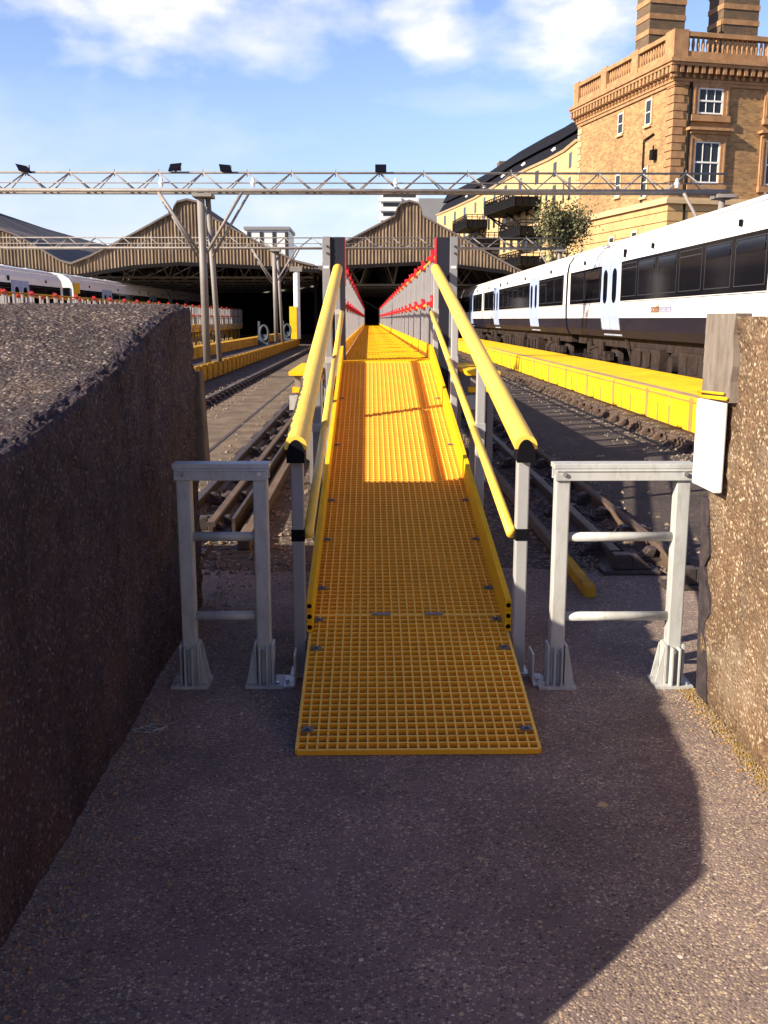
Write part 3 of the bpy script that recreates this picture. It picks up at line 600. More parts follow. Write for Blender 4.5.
# ------------------------------------------------------------------ rails
def rail_thing(name, x, y0, y1, mat, label, cat='rail', z=0.12, chairs=None, head=True, group='rails of the yard tracks'):
    t = thing(name, (x, y0, 0), label, cat, group)
    b = MB(); prof = [(-0.065, z - 0.13), (0.065, z - 0.13), (0.065, z - 0.118), (0.014, z - 0.10), (0.014, z - 0.04), (0.034, z - 0.032), (0.034, z - 0.004), (0.026, z), (-0.026, z), (-0.034, z - 0.004), (-0.034, z - 0.032), (-0.014, z - 0.04), (-0.014, z - 0.10), (-0.065, z - 0.118)]
    b.prism(prof, lambda a, c: (x + a, y0, c), lambda a, c: (x + a, y1, c)); b.build('rail_section', mat, t)
    if head:
        b = MB(); b.box(x - 0.024, x + 0.024, y0 + 0.01, y1 - 0.01, z + 0.0005, z + 0.002); b.build('rail_head', head, t)
    if chairs:
        step, cm = chairs
        b = MB(); b.box(x - 0.16, x + 0.16, y0 + 0.30, y0 + 0.44, -0.004, 0.035)
        b.hexa([(x - 0.15, y0 + 0.32, 0.035), (x - 0.066, y0 + 0.32, 0.035), (x - 0.066, y0 + 0.42, 0.035), (x - 0.15, y0 + 0.42, 0.035), (x - 0.09, y0 + 0.32, 0.10), (x - 0.04, y0 + 0.32, 0.10), (x - 0.04, y0 + 0.42, 0.10), (x - 0.09, y0 + 0.42, 0.10)])
        b.hexa([(x + 0.066, y0 + 0.32, 0.035), (x + 0.15, y0 + 0.32, 0.035), (x + 0.15, y0 + 0.42, 0.035), (x + 0.066, y0 + 0.42, 0.035), (x + 0.04, y0 + 0.32, 0.10), (x + 0.09, y0 + 0.32, 0.10), (x + 0.09, y0 + 0.42, 0.10), (x + 0.04, y0 + 0.42, 0.10)])
        for xx in (-0.12, 0.12): b.tube((x + xx, y0 + 0.35, 0.03), (x + xx, y0 + 0.35, 0.085), 0.018, 6); 
        c = b.build('rail_chair', cm, t, bevel=0.006)
        for i in range(1, min(95, int((min(y1, 62) - y0 - 0.5) / step))): copy_part(c, (0, i * step, 0), t)
    return t
rail_thing('running_rail', -3.22, 5.0, 100, 'rust', 'polished rail nearest the left platform', chairs=(0.62, 'grease'), head='railshine')
rail_thing('running_rail', 2.02, 6.15, 100, 'rust', 'rusty running rail right of the ramp, ending behind the sunlit guard frame', chairs=(0.72, 'grease'), head='rust')
rail_thing('running_rail', 4.10, 5.0, 100, 'rust', 'rusty running rail closest to the right yellow platform', chairs=(0.62, 'rust'), head='rust')
rail_thing('conductor_rail', -1.50, 6.75, 100, 'grease', 'dark greasy conductor rail on the left of the ramp', chairs=(1.6, 'grease'), head=None)
rail_thing('conductor_rail', 1.66, 6.35, 100, 'grease', 'dark greasy conductor rail between the ramp and the rusty rail', chairs=(1.4, 'grease'), head=None)
rail_thing('running_rail', -1.22, 7.3, 100, 'grease', 'brown rail beside the timber guard board left of the ramp', head='rust', chairs=(1.1, 'grease'))
# dark shoes at the cut rail ends
for (x, y, lab) in ((-1.33, 6.75, 'dark iron rail end shoe seen through the shaded guard frame'), (1.75, 6.22, 'dark iron rail end shoe seen through the sunlit guard frame'), (2.05, 5.85, 'flat iron plate on the apron at the end of the rusty rail'), (-1.25, 7.5, 'further dark iron shoe left of the ramp')):
    b = MB(); b.box(x - 0.22, x + 0.16, y - 0.09, y + 0.09, 0.0, 0.03); b.box(x - 0.14, x - 0.02, y - 0.05, y + 0.05, 0.03, 0.13); b.hexa([(x - 0.02, y - .05, .03), (x + .12, y - .05, .03), (x + .12, y + .05, .03), (x - .02, y + .05, .03), (x - .02, y - .05, .12), (x + .02, y - .05, .12), (x + .02, y + .05, .12), (x - .02, y + .05, .12)])
    b.tube((x + 0.1, y, 0.03), (x + 0.1, y, 0.06), 0.02, 6)
    tag(b.build('rail_shoe', 'grease', bevel=0.008), lab, 'rail shoe')
t = thing('timber_baulk', (1.33, 5.62, 0), 'long timber baulk with a worn yellow end, right of the ramp', 'timber')
b = MB(); b.box(1.30, 1.36, 6.45, 40, 0.0, 0.073); b.build('beam', 'timber', t, bevel=0.006)
b = MB(); b.box(1.298, 1.362, 5.62, 6.448, 0.0, 0.075); b.build('painted_end', 'yellow_worn', t, bevel=0.008)
t = thing('timber_baulk', (-0.92, 7.2, 0), 'long weathered timber guard board left of the ramp', 'timber')
b = MB(); b.box(-0.965, -0.875, 6.9, 40, 0.0, 0.10); b.build('beam', 'timber', t, bevel=0.006)
b = MB(); b.box(-1.06, -1.035, 7.3, 40, 0.0, 0.15); b.build('guard_board', 'grease', t)

# ------------------------------------------------------------------ platforms
pr = thing('yellow_platform', (5.65, 4, 0), 'low bright yellow platform alongside the white train on the right', 'platform')
b = MB(); b.box(4.80, 6.50, 4.5, 60, 0.0, 0.50); b.build('deck', 'yellow_plat', pr)
b = MB(); b.box(4.86, 5.04, 4.5, 40, 0.5005, 0.505); b.build('brown_edge', 'brown_strip', pr)
b = MB()
y = 5.0; i = 0
while y < 60:
    b.box(4.790, 4.7995, y, y + (0.05 if i % 3 else 0.14), 0.01, 0.495 if i % 3 == 0 else 0.30); y += 0.62 if i % 3 else 1.1; i += 1
b.box(4.785, 4.7995, 4.5, 60, 0.43, 0.455)
b.build('face_seams', 'seam', pr)
pl = thing('worn_platform', (-4.9, 20, 0), 'low platform with worn yellow edge blocks left of the polished rail', 'platform')
b = MB(); b.box(-5.32, -4.46, 18, 62, 0.0, 0.455); b.build('deck', 'tar', pl)
b = MB(); b.box(-4.46, -4.38, 18, 18.70, 0.03, 0.465); bl = b.build('edge_block', 'yellow_worn', pl)
for i in range(1, 46): copy_part(bl, (0, 0.96 * i, 0), pl)
b = MB(); b.box(-5.75, -5.33, 18, 60, 0.0, 0.80); b.build('rear_kerb', 'yellow_worn', pl)

# ------------------------------------------------------------------ gantries
def gantry(y, x0, x1, zb, zt, cols, label, step, lamps, braces=True):
    t = thing('lattice_gantry', ((x0 + x1) / 2, y, 0), label, 'gantry', 'steel gantries across the tracks')
    d = 0.26; mid = zb + (zt - zb) * 0.42
    for yy, z, r in ((y - d, zb, 0.052), (y + d, zb, 0.045), (y, zt, 0.030), (y - d * 0.7, mid, 0.018)):
        b = MB(); b.tube((x0, yy, z), (x1, yy, z), r, 10); b.build('chord', 'galv_old', t, smooth=True)
    b = MB(); n = int((x1 - x0) / step)
    for i in range(n):
        xa = x0 + i * step
        b.tube((xa, y - d, zb), (xa + step / 2, y, zt), 0.022, 6); b.tube((xa + step / 2, y, zt), (xa + step, y - d, zb), 0.022, 6)
        b.tube((xa, y + d, zb), (xa + step / 2, y, zt), 0.018, 6); b.tube((xa + step / 2, y, zt), (xa + step, y + d, zb), 0.018, 6)
        b.tube((xa, y - d, zb), (xa, y + d, zb), 0.02, 6)
        b.tube((xa + step / 2, y, zt - 0.1), (xa + step / 2, y, zt + 0.09), 0.014, 6)
    b.build('lattice', 'galv_old', t, smooth=True)
    for (cx, zbase, legs) in cols:
        b = MB(); b.tube((cx, y - 0.1, zbase), (cx - 0.02, y - 0.1, zb), 0.105 if legs else 0.09, 12); b.build('column', 'galv_old', t, smooth=True)
        if legs:
            b = MB(); b.tube((cx + 0.26, y + 0.5, zbase), (cx + 0.12, y + 0.2, zb), 0.075, 12); b.build('column', 'galv_old', t, smooth=True)
        for s in (-1, 1):
            b = MB(); b.tube((cx + s * 0.1, y - 0.1, zb - 1.6), (cx + s * 1.12, y - d, zb - 0.04), 0.045, 8)
            if s > 0 or legs: b.tube((cx + s * 0.2, y + 0.2, zb - 1.7), (cx + s * 1.22, y + d, zb - 0.04), 0.035, 8)
            b.build('brace', 'galv_old', t, smooth=True)
        b = MB(); b.box(cx - 0.22, cx + 0.30, y - 0.34, y + 0.34, zb - 0.16, zb - 0.07); b.build('column_head', 'galv_old', t)
    return t
gantry(27.5, -13.4, 9.75, 5.03, 5.52, [(-4.52, 0.455, True), (9.62, 0.0, False)], 'front steel lattice gantry spanning all tracks with four floodlights on top', 1.19, None)
gantry(50.5, -18.4, 9.75, 5.14, 5.65, [(-4.75, 0.455, True), (9.62, 0.0, False)], 'rear steel lattice gantry in front of the train shed', 1.35, None)
lampspec = ((-9.25, 0.5, 'floodlight at the far left end of the front gantry'), (-5.2, -0.25, 'floodlight on the front gantry just left of its column'),
            (-3.85, 0.2, 'floodlight on the front gantry just right of its column'), (0.32, 0.0, 'floodlight on the front gantry above the central walkway'))
for x, tilt, lab in lampspec:
    t = thing('floodlight', (x, 27.5, 5.52), lab, 'floodlight', 'floodlights on the front gantry')
    b = MB(); b.tube((x, 27.5, 5.5), (x, 27.5, 5.57), 0.03, 8); b.box(x - 0.15, x - 0.135, 27.42, 27.5, 5.57, 5.70); b.box(x + 0.135, x + 0.15, 27.42, 27.5, 5.57, 5.70); b.box(x - 0.15, x + 0.15, 27.42, 27.5, 5.565, 5.58)
    b.build('bracket', 'galv_old', t)
    b = MB(); zc = 5.63; dx = tilt * 0.12
    b.hexa([(x - 0.15 + dx, 27.33, zc - 0.10), (x + 0.15 + dx, 27.33, zc - 0.10 - dx), (x + 0.15 + dx, 27.50, zc - 0.08 - dx), (x - 0.15 + dx, 27.50, zc - 0.08), (x - 0.15 - dx, 27.40, zc + 0.10), (x + 0.15 - dx, 27.40, zc + 0.10 - dx), (x + 0.13 - dx, 27.54, zc + 0.10 - dx), (x - 0.13 - dx, 27.54, zc + 0.10)])
    b.build('lamp_head', 'black', t)
    b = MB(); b.hexa([(x - 0.13 + dx, 27.325, zc - 0.08), (x + 0.13 + dx, 27.325, zc - 0.08 - dx), (x + 0.13 + dx, 27.33, zc - 0.08 - dx), (x - 0.13 + dx, 27.33, zc - 0.08), (x - 0.13 - dx, 27.392, zc + 0.08), (x + 0.13 - dx, 27.392, zc + 0.08 - dx), (x + 0.13 - dx, 27.397, zc + 0.08 - dx), (x - 0.13 - dx, 27.397, zc + 0.08)])
    b.build('lens', 'glass', t)
for x, lab in ((-5.55, 'small white insulator under the front gantry left of the column'), (-3.1, 'small white insulator on the front gantry right of the column'), (0.72, 'small white insulator on the front gantry right of the central floodlight'), (8.3, 'small white insulator near the right end of the front gantry')):
    b = MB(); b.tube((x, 27.24, 5.12), (x, 27.24, 5.20), 0.05, 10); b.tube((x, 27.24, 5.20), (x, 27.24, 5.24), 0.075, 10); b.tube((x, 27.24, 5.24), (x, 27.24, 5.36), 0.055, 10, 0.03)
    tag(b.build('insulator', 'white', smooth=False), lab, 'insulator', 'insulators on the front gantry')

# ------------------------------------------------------------------ carriages
def carriage(loc, label, cab=False):
    """built round x = 0, length along +y; both sides alike"""
    L = 24.3; W = 1.375
    t = thing('passenger_carriage', loc, label, 'train carriage', 'carriages of the white trains', local=True)
    b = MB()
    half = [(W - 0.14, 1.16), (W - 0.05, 1.35), (W, 1.68), (W + 0.012, 2.1), (W - 0.005, 3.14), (W - 0.05, 3.42), (W - 0.20, 3.66), (W - 0.50, 3.84), (W - 0.9, 3.94), (0, 3.98)]
    prof = half + [(-x, z) for x, z in half[:-1][::-1]]
    n = len(prof); b.v = [Vector((x, 0.1, z)) for x, z in prof] + [Vector((x, L, z)) for x, z in prof]
    for i in range(n - 1):
        z = (prof[i][1] + prof[i + 1][1]) / 2
        b.mi = 1 if z < 1.68 else (2 if z > 3.5 else 0); b.face([i, i + 1, n + i + 1, n + i])
    b.mi = 1; b.face([0, n - 1, 2 * n - 1, n])
    b.mi = 0 if cab else 1; b.face(list(range(n))); b.mi = 1; b.face(list(range(n, 2 * n))[::-1])
    body = b.build('body', ['train_white', 'train_blue', 'train_roof', 'cab_yellow'], t)
    b = MB()
    for s in (-1, 1): b.box(s * (W - 0.16) - 0.012, s * (W - 0.16) + 0.012, 0.3, L - 0.2, 3.70, 3.74)
    for i in range(8): b.box(-0.3, 0.3, 1.5 + 3 * i, 2.7 + 3 * i, 3.95, 3.995)
    b.build('roof_fittings', 'train_roof', body)
    dy = (6.5, 18.4); hw = 1.0
    for s in (-1, 1):
        for (a, c) in ((0.55, dy[0] - hw - 0.12), (dy[0] + hw + 0.12, dy[1] - hw - 0.12), (dy[1] + hw + 0.12, L - 0.45)):
            b = MB(); x0, x1 = s * (W + 0.001), s * (W + 0.022)
            b.hexa([(min(x0, x1), a, 2.12), (max(x0, x1), a, 2.12), (max(x0, x1), c, 2.12), (min(x0, x1), c, 2.12), (min(x0, x1), a, 3.13), (max(x0, x1), a, 3.13), (max(x0, x1), c, 3.13), (min(x0, x1), c, 3.13)])
            wb = b.build('window_band', 'glass', t)
            k = max(1, round((c - a) / 1.75)); w = (c - a) / k
            b = MB()
            for i in range(k):
                ya, yb = a + i * w + 0.09, a + (i + 1) * w - 0.09; xm = s * (W + 0.026)
                for (p, q, z0, z1) in ((ya, yb, 2.92, 2.94), (ya, yb, 2.22, 2.235), (ya, ya + 0.02, 2.22, 3.05), (yb - 0.02, yb, 2.22, 3.05), (ya, yb, 3.04, 3.055)):
                    b.box(min(s * (W + 0.0225), xm), max(s * (W + 0.0225), xm), p, q, z0, z1)
            b.build('window_frame', 'frame_grey', wb)
            for i in range(k):
                if i % 3 == 2: continue
                ya, yb = a + i * w + 0.16, a + (i + 1) * w - 0.16; b = MB(); xo, xi_ = s * (W + 0.040), s * (W + 0.0235)
                b.hexa([(xi_, ya, 2.80), (xo, ya, 2.80), (xo, yb, 2.80), (xi_, yb, 2.80), (xi_, ya, 3.02), (s * (W + 0.026), ya, 3.02), (s * (W + 0.026), yb, 3.02), (xi_, yb, 3.02)])
                b.build('hopper_pane', 'glass', wb)
        for yc in dy:
            for q in (-1, 1):
                ya, yb = (yc - hw, yc - 0.02) if q < 0 else (yc + 0.02, yc + hw)
                b = MB(); pr_ = [(W - 0.12, 1.20), (W - 0.03, 1.40), (W + 0.02, 1.72), (W + 0.035, 2.1), (W + 0.03, 3.26), (W - 0.0, 3.26), (W - 0.02, 1.72), (W - 0.16, 1.20)]
                b.prism(pr_, lambda x, z: (s * x, ya, z), lambda x, z: (s * x, yb, z)); dl = b.build('door', 'door_blue', t)
                ym = (ya + yb) / 2; ww = 0.23
                poly = []
                for (cz, a0) in ((3.02 - ww * 0.9, 0), (2.05 + ww * 0.9, math.pi)):
                    poly += [(ym + ww * math.cos(a0 + math.pi * i / 8), cz + ww * 0.8 * math.sin(a0 + math.pi * i / 8)) for i in range(9)]
                b = MB(); b.prism(poly, lambda y, z: (s * (W + 0.034), y, z), lambda y, z: (s * (W + 0.042), y, z)); b.build('door_window', 'glass', dl)
    # small notices along the cantrail and lower side
    for s in (-1, 1):
        for y in (3.0, 9.0, 14.5, 21.8): b = MB(); b.box(s * W - 0.02 + s * 0.0, s * W + 0.02, y, y + 0.10, 3.28, 3.40); b.build('notice_plate', 'black', t)
        b = MB(); b.box(s * W - 0.02, s * W + 0.025, 17.0, 17.14, 3.23, 3.43); b.build('emblem_plate', 'black', t)
        b = MB()
        for y in (4.4, 8.9, 12.45, 15.9, 20.6): b.box(s * (W + 0.006) - 0.006, s * (W + 0.006) + 0.006, y, y + 0.02, 1.70, 2.10)
        b.box(s * (W + 0.008) - 0.008, s * (W + 0.008) + 0.008, 0.15, L - 0.05, 2.085, 2.10)
        b.build('panel_seam', 'frame_grey', body)
    # underframe
    b = MB(); b.box(-1.05, 1.05, 0.5, L - 0.5, 0.88, 1.157)
    for (y0, y1, x) in ((6.3, 8.2, 1.2), (8.6, 9.6, 1.12), (10.0, 12.6, 1.22), (13.0, 13.7, 1.05), (14.1, 16.6, 1.2)): b.box(-x, x, y0, y1, 0.42, 0.93)
    for y in (6.9, 7.6, 10.6, 11.3, 12.0, 14.8, 15.6):
        for s in (-1, 1): b.box(s * 1.23 - 0.012, s * 1.23 + 0.012, y, y + 0.32, 0.5, 0.85)
    for y in (9.0, 13.3): b.tube((-1.2, y, 0.6), (1.2, y, 0.6), 0.22, 12)
    for s in (-1, 1):
        b.bar((s * 1.15, 9.7, 1.1), (s * 1.15, 10.4, 0.45), 0.05, 0.05); b.bar((s * 1.15, 16.6, 0.45), (s * 1.15, 17.4, 1.1), 0.05, 0.05)
    b.build('underframe', 'dark_under', t)
    for yc in (3.4, L - 3.3):
        b = MB()
        for s in (-1, 1):
            b.box(s * 1.05 - 0.06, s * 1.05 + 0.06, yc - 1.75, yc + 1.75, 0.48, 0.66); b.box(s * 1.05 - 0.1, s * 1.05 + 0.1, yc - 0.45, yc + 0.45, 0.42, 0.82)
            for q in (-1.25, 1.25):
                b.box(s * 1.05 - 0.12, s * 1.05 + 0.12, yc + q - 0.2, yc + q + 0.2, 0.34, 0.72)
                b.tube((s * 1.1, yc + q * 0.62, 0.62), (s * 1.1, yc + q * 0.62, 0.98), 0.11, 10)
            b.bar((s * 1.14, yc - 0.7, 0.9), (s * 1.14, yc + 0.7, 0.75), 0.08, 0.08)
        b.box(-1.0, 1.0, yc - 0.3, yc + 0.3, 0.5, 0.75); bo = b.build('bogie', 'dark_under', t)
        for q in (-1.25, 1.25):
            b = MB()
            for s in (-1, 1): b.tube((s * 0.70, yc + q, 0.52), (s * 0.86, yc + q, 0.52), 0.44, 20)
            b.tube((-0.8, yc + q, 0.52), (0.8, yc + q, 0.52), 0.08, 10); b.build('wheelset', 'grease', bo, smooth=False)
    b = MB(); b.box(-0.6, 0.6, -0.02 if not cab else 0.1, 0.098 if not cab else 0.11, 1.25, 3.5); b.build('gangway', 'black', t)
    if cab:
        b = MB()
        b.box(-0.5, 0.5, 0.07, 0.099, 1.3, 1.4)
        for s in (-1, 1): b.box(s * (W + 0.012) - 0.02, s * (W + 0.012) + 0.02, 0.25, 1.15, 1.7, 3.45)
        b.box(-W + 0.05, W - 0.05, 0.06, 0.098, 1.25, 2.3); b.build('cab_corner', 'cab_yellow', t)
        b = MB(); b.box(-1.2, -0.65, 0.05, 0.097, 2.35, 3.2); b.build('windscreen', 'glass', t); b = MB(); b.box(0.65, 1.2, 0.05, 0.097, 2.35, 3.2); b.build('windscreen', 'glass', t)
    return t
c1 = carriage((8.03, 8.9, 0), 'nearest white carriage of the right train, its end hidden behind the tan wall')
c2 = copy_thing(c1, (8.03, 33.4, 0), 'second white carriage of the right train, beyond the front gantry')
c3 = copy_thing(c1, (8.03, 57.9, 0), 'third white carriage of the right train, running into the shed')
l1 = copy_thing(c1, (-16.3, 24.4, 0), 'pale carriage at the far left edge above the dark wall')
l2 = carriage((-16.3, 50.3, 0), 'left train carriage with a yellow cab end behind the far left walkway', cab=True)
l3 = copy_thing(c1, (-16.3, 74.8, 0), 'pale carriage of the left train deep under the shed roof')
for x in (-17.05, -15.55):
    rail_thing('running_rail', x, 20, 100, 'rust', 'rail under the left train, %s side' % ('outer' if x < -16 else 'platform'), head=None)
for x in (7.25, 8.8):
    rail_thing('running_rail', x, 5, 100, 'rust', 'rail under the right train, %s side' % ('outer' if x > 8 else 'platform'), head=None)
def text(s, size, loc, rot, mat, parent, name):
    cu = bpy.data.curves.new(name, 'FONT'); cu.body = s; cu.size = size; cu.extrude = 0.004
    tmp = bpy.data.objects.new(name, cu); COL.objects.link(tmp)
    bpy.context.view_layer.update()
    me = bpy.data.meshes.new_from_object(tmp.evaluated_get(bpy.context.evaluated_depsgraph_get()))
    w = max(v.co.x for v in me.vertices)
    bpy.data.objects.remove(tmp)
    o = bpy.data.objects.new(name, me); COL.objects.link(o); me.materials.clear(); me.materials.append(M[mat])
    o.location = loc; o.rotation_euler = rot; o.parent = parent
    return o, w
# company name on the lower white band of the nearest carriage (reads towards the camera)
ro = (R(90), 0, R(-90))
o, w = text('south', 0.30, (-1.397, 14.35, 1.80), ro, 'logo', c1, 'lettering')
text('eastern', 0.30, (-1.397, 14.35 - w - 0.03, 1.80), ro, 'logo_pale', c1, 'lettering')
text('465 917', 0.13, (-1.40, 14.9 - 0.3, 3.30), ro, 'logo_pale', c1, 'lettering') if False else None

# ------------------------------------------------------------------ train shed
def shed_bay(top, bot, y0, y1, label, walls=(), cap=None):
    cx = (top[0][0] + top[-1][0]) / 2
    t = thing('train_shed', (cx, y0, 0), label, 'train shed', 'bays of the train shed')
    b = MB(); x = top[0][0]; k = 0; pts = []
    while x <= top[-1][0] + 1e-6:
        pts.append((x, y0 + (0.055 if k % 2 else 0.0))); x += 0.105; k += 1
        if k % 2 == 0: pts.append((x - 0.075, pts[-1][1]))
    pts.sort()
    nb = 0
    for i in range(len(pts) - 1):
        (xa, ya), (xb, yb) = pts[i], pts[i + 1]
        za, zb_ = interp(bot, xa), interp(bot, xb); ta, tb = interp(top, xa), interp(top, xb)
        n = len(b.v); b.v += [Vector((xa, ya, za)), Vector((xb, yb, zb_)), Vector((xb, yb, tb)), Vector((xa, ya, ta)), Vector((xa, ya + 0.05, za)), Vector((xb, yb + 0.05, zb_)), Vector((xb, yb + 0.05, tb)), Vector((xa, ya + 0.05, ta))]
        b.face([n, n + 1, n + 2, n + 3]); b.face([n + 7, n + 6, n + 5, n + 4]); b.face([n, n + 4, n + 5, n + 1])
    b.build('gable_cladding', 'corr', t)
    b = MB()
    cuts = [y0 - 0.14] + [y0 + 6.5 + 6.5 * q for q in range(int((y1 - y0 - 1) / 6.5))] + [y1]  # gaps added between roof sheets so slivers of daylight show inside
    for ya, yb in zip(cuts, cuts[1:]):
        yb -= 0.16 if yb < y1 else 0
        for (x0, z0), (x1, z1) in zip(top, top[1:]):
            b.hexa([(x0, ya, z0), (x1, ya, z1), (x1, yb, z1), (x0, yb, z0), (x0, ya, z0 + 0.12), (x1, ya, z1 + 0.12), (x1, yb, z1 + 0.12), (x0, yb, z0 + 0.12)])
    b.build('roof', 'shed_roof', t)
    b = MB()
    for (x0, z0), (x1, z1) in zip(bot, bot[1:]): b.bar((x0, y0 - 0.05, z0 - 0.06), (x1, y0 - 0.05, z1 - 0.06), 0.12, 0.22)
    b.build('arch_beam', 'iron', t)
    b = MB(); yy = y0 + 5
    xl, xr_ = top[0][0], top[-1][0]
    while yy < y1:
        zc = min(p[1] for p in bot) + 0.1
        b.bar((xl, yy, zc), (xr_, yy, zc), 0.12, 0.14)
        for i in range(6):
            xa = xl + (xr_ - xl) * i / 6; xb = xl + (xr_ - xl) * (i + 1) / 6; xm = (xa + xb) / 2
            b.bar((xa, yy, zc), (xm, yy, interp(top, xm) - 0.1), 0.08, 0.08); b.bar((xm, yy, interp(top, xm) - 0.1), (xb, yy, zc), 0.08, 0.08)
        yy += 6
    b.build('roof_truss', 'galv_old', t)
    b = MB(); b.box(xl, xr_, y1 - 0.3, y1, 0.0, max(p[1] for p in top) * 0.5); b.v = b.v
    poly = [(xl, 0.0), (xr_, 0.0)] + [(x, z) for x, z in top[::-1]]
    b = MB(); b.prism(poly, lambda x, z: (x, y1 - 0.3, z), lambda x, z: (x, y1 - 0.05, z)); b.build('end_wall', 'shed_dark', t)
    for x in walls:
        b = MB(); b.box(x - 0.15, x + 0.15, y0 + 0.3, y1, 0, interp(top, x) - 0.02); b.build('side_wall', 'shed_dark', t)
    # cast iron columns
    yy = y0 + 4
    while yy < y1:
        b = MB(); b.tube((xr_ - 0.15, yy, 0), (xr_ - 0.15, yy, interp(bot, xr_)), 0.13, 10); b.build('column', 'iron', t); yy += 6
    return t
Y0, Y1 = 62.0, 108.0
shed_bay([(-18.4, 4.95), (-17.2, 5.40), (-14.5, 6.72), (-12.0, 8.02), (-11.93, 8.30), (-11.7, 8.62), (-11.1, 8.76), (-10.5, 8.62), (-10.27, 8.30), (-10.2, 8.02), (-7.94, 6.80), (-6.12, 5.85), (-4.53, 5.11), (-3.4, 4.85)],
         [(-18.4, 4.28), (-17.6, 4.38), (-14.6, 4.86), (-11.7, 5.06), (-7.0, 4.86), (-3.05, 4.62)], Y0, Y1, 'left-centre brown board gable of the train shed behind the double column')
shed_bay([(-2.9, 4.95), (-2.42, 5.20), (-1.48, 6.25), (0.68, 7.35), (1.60, 7.82), (1.70, 8.22), (1.95, 8.55), (2.48, 8.70), (3.0, 8.55), (3.22, 8.22), (3.30, 7.82), (5.43, 6.68), (6.87, 5.85), (8.95, 4.75), (10.7, 3.95)],
         [(-2.9, 4.70), (-1.4, 4.88), (3.78, 5.12), (8.39, 4.60), (10.7, 3.80)], Y0, Y1, 'right brown board gable of the train shed straight above the walkway', walls=(10.6,))
shed_bay([(-36.5, 5.0), (-28, 8.6), (-27.2, 9.0), (-26.4, 8.6), (-24.0, 7.45), (-22.6, 7.0), (-21.5, 6.60), (-19.83, 5.60), (-19.0, 5.12), (-18.4, 4.95)],
         [(-36.5, 4.3), (-26, 5.4), (-22.6, 4.95), (-18.4, 4.30)], Y0, Y1, 'far left brown board gable of the train shed above the left train', walls=(-36.4,))
t = thing('valley_gutter', (-3.15, Y0, 0), 'short boarded gutter between the two brown gables of the shed', 'gutter')
b = MB(); b.box(-3.42, -2.88, Y0 - 0.02, Y1, 4.60, 4.90); b.build('trough', 'shed_roof', t)
t = thing('yellow_based_column', (-4.55, 61.2, 0.455), 'white round column with a bright yellow casing at its foot, at the shed mouth', 'column')
b = MB(); b.tube((-4.45, 61.2, 0.455), (-4.45, 61.2, 4.5), 0.20, 16); b.build('shaft', 'white', t, smooth=False)
b = MB(); b.box(-4.90, -4.46, 60.85, 61.25, 0.455, 2.40); b.build('casing', 'yellow_plat', t)
b = MB(); b.box(-4.85, -4.1, 60.95, 61.5, 4.5, 4.8); b.build('capital', 'galv_old', t)

# hose stands on the left platform
hs = thing('hose_stand', (-5.0, 46, 0.455), 'blue grey hose stand with a looped hose on the left platform', 'hose stand', 'hose stands on the left platform')
b = MB(); b.box(-5.18, -5.08, 45.95, 46.05, 0.455, 1.55); b.box(-5.18, -4.7, 45.9, 46.1, 0.455, 0.95); b.build('stand', 'hose', hs)
b = MB(); 
for i in range(20):
    a, c = 2 * math.pi * i / 20, 2 * math.pi * (i + 1) / 20
    b.tube((-4.88 + 0.19 * math.cos(a), 45.88, 1.02 + 0.34 * math.sin(a)), (-4.88 + 0.19 * math.cos(c), 45.88, 1.02 + 0.34 * math.sin(c)), 0.06, 6)
b.build('hose_loop', 'hose', hs)
copy_thing(hs, (-4.75, 56, 0.455), 'second blue grey hose stand further along, beside the yellow based column')

# ------------------------------------------------------------------ brick building at the right
th_b = math.atan2(0.216, 0.976)
B = thing('brick_building', (18.6, 62.5, -0.35), 'tall tan brick building with balustrade, cornice and striped chimneys behind the right train', 'building', rz=th_b, local=True)
b = MB(); b.box(0, 24, 0, 13.8, 0, 17.2); b.build('wall', 'brick', B)
b = MB(); z = 0.2
while z < 9.0:
    b.box(-0.14, 24.1, -0.14, 13.9, z, z + 0.55); z += 0.60
b.build('rusticated_base', 'stone_base', B)
b = MB(); b.box(-0.35, 24.2, -0.35, 13.95, 9.02, 9.25); b.box(-0.25, 24.2, -0.25, 13.9, 9.251, 9.40); b.build('string_course', 'stone_pale', B)
b = MB(); z = 9.42; i = 0
while z < 15.9:
    l = 0.85 if i % 2 else 0.62
    b.box(-0.07, l, -0.07, 0.85 if not i % 2 else 0.62, z, z + 0.40); z += 0.46; i += 1
b.build('quoins', 'stone', B)
b = MB(); z = 9.42; i = 0
while z < 15.9:
    b.box(-0.06, 0.4, 13.9 - (0.7 if i % 2 else 0.5), 13.86, z, z + 0.40); z += 0.46; i += 1
b.build('quoins', 'stone_pale', B)
b = MB(); b.box(-0.12, 24.1, -0.12, 13.9, 15.95, 16.15); b.box(-0.20, 24.1, -0.20, 13.95, 16.15, 16.30)
b.box(-0.62, 24.3, -0.62, 14.1, 16.95, 17.12); b.box(-0.72, 24.4, -0.72, 14.2, 17.121, 17.32); b.box(-0.5, 24.2, -0.5, 14.0, 17.321, 17.48)
b.box(-0.08, 24.1, -0.08, 13.88, 16.301, 16.949)
b.build('cornice', 'stone', B)
b = MB(); x = -0.5
while x < 24: b.box(x, x + 0.24, -0.58, -0.081, 16.55, 16.948); b.box(x + 0.05, x + 0.19, -0.35, -0.081, 16.32, 16.55); x += 0.48
y = -0.5
while y < 14: b.box(-0.58, -0.081, y, y + 0.24, 16.55, 16.948); b.box(-0.35, -0.081, y + 0.05, y + 0.19, 16.32, 16.55); y += 0.48
b.build('dentils', 'stone', B)
b = MB(); b.box(-0.40, 24.2, -0.40, -0.02, 17.481, 17.80); b.box(-0.40, -0.02, -0.02, 13.95, 17.481, 17.80)
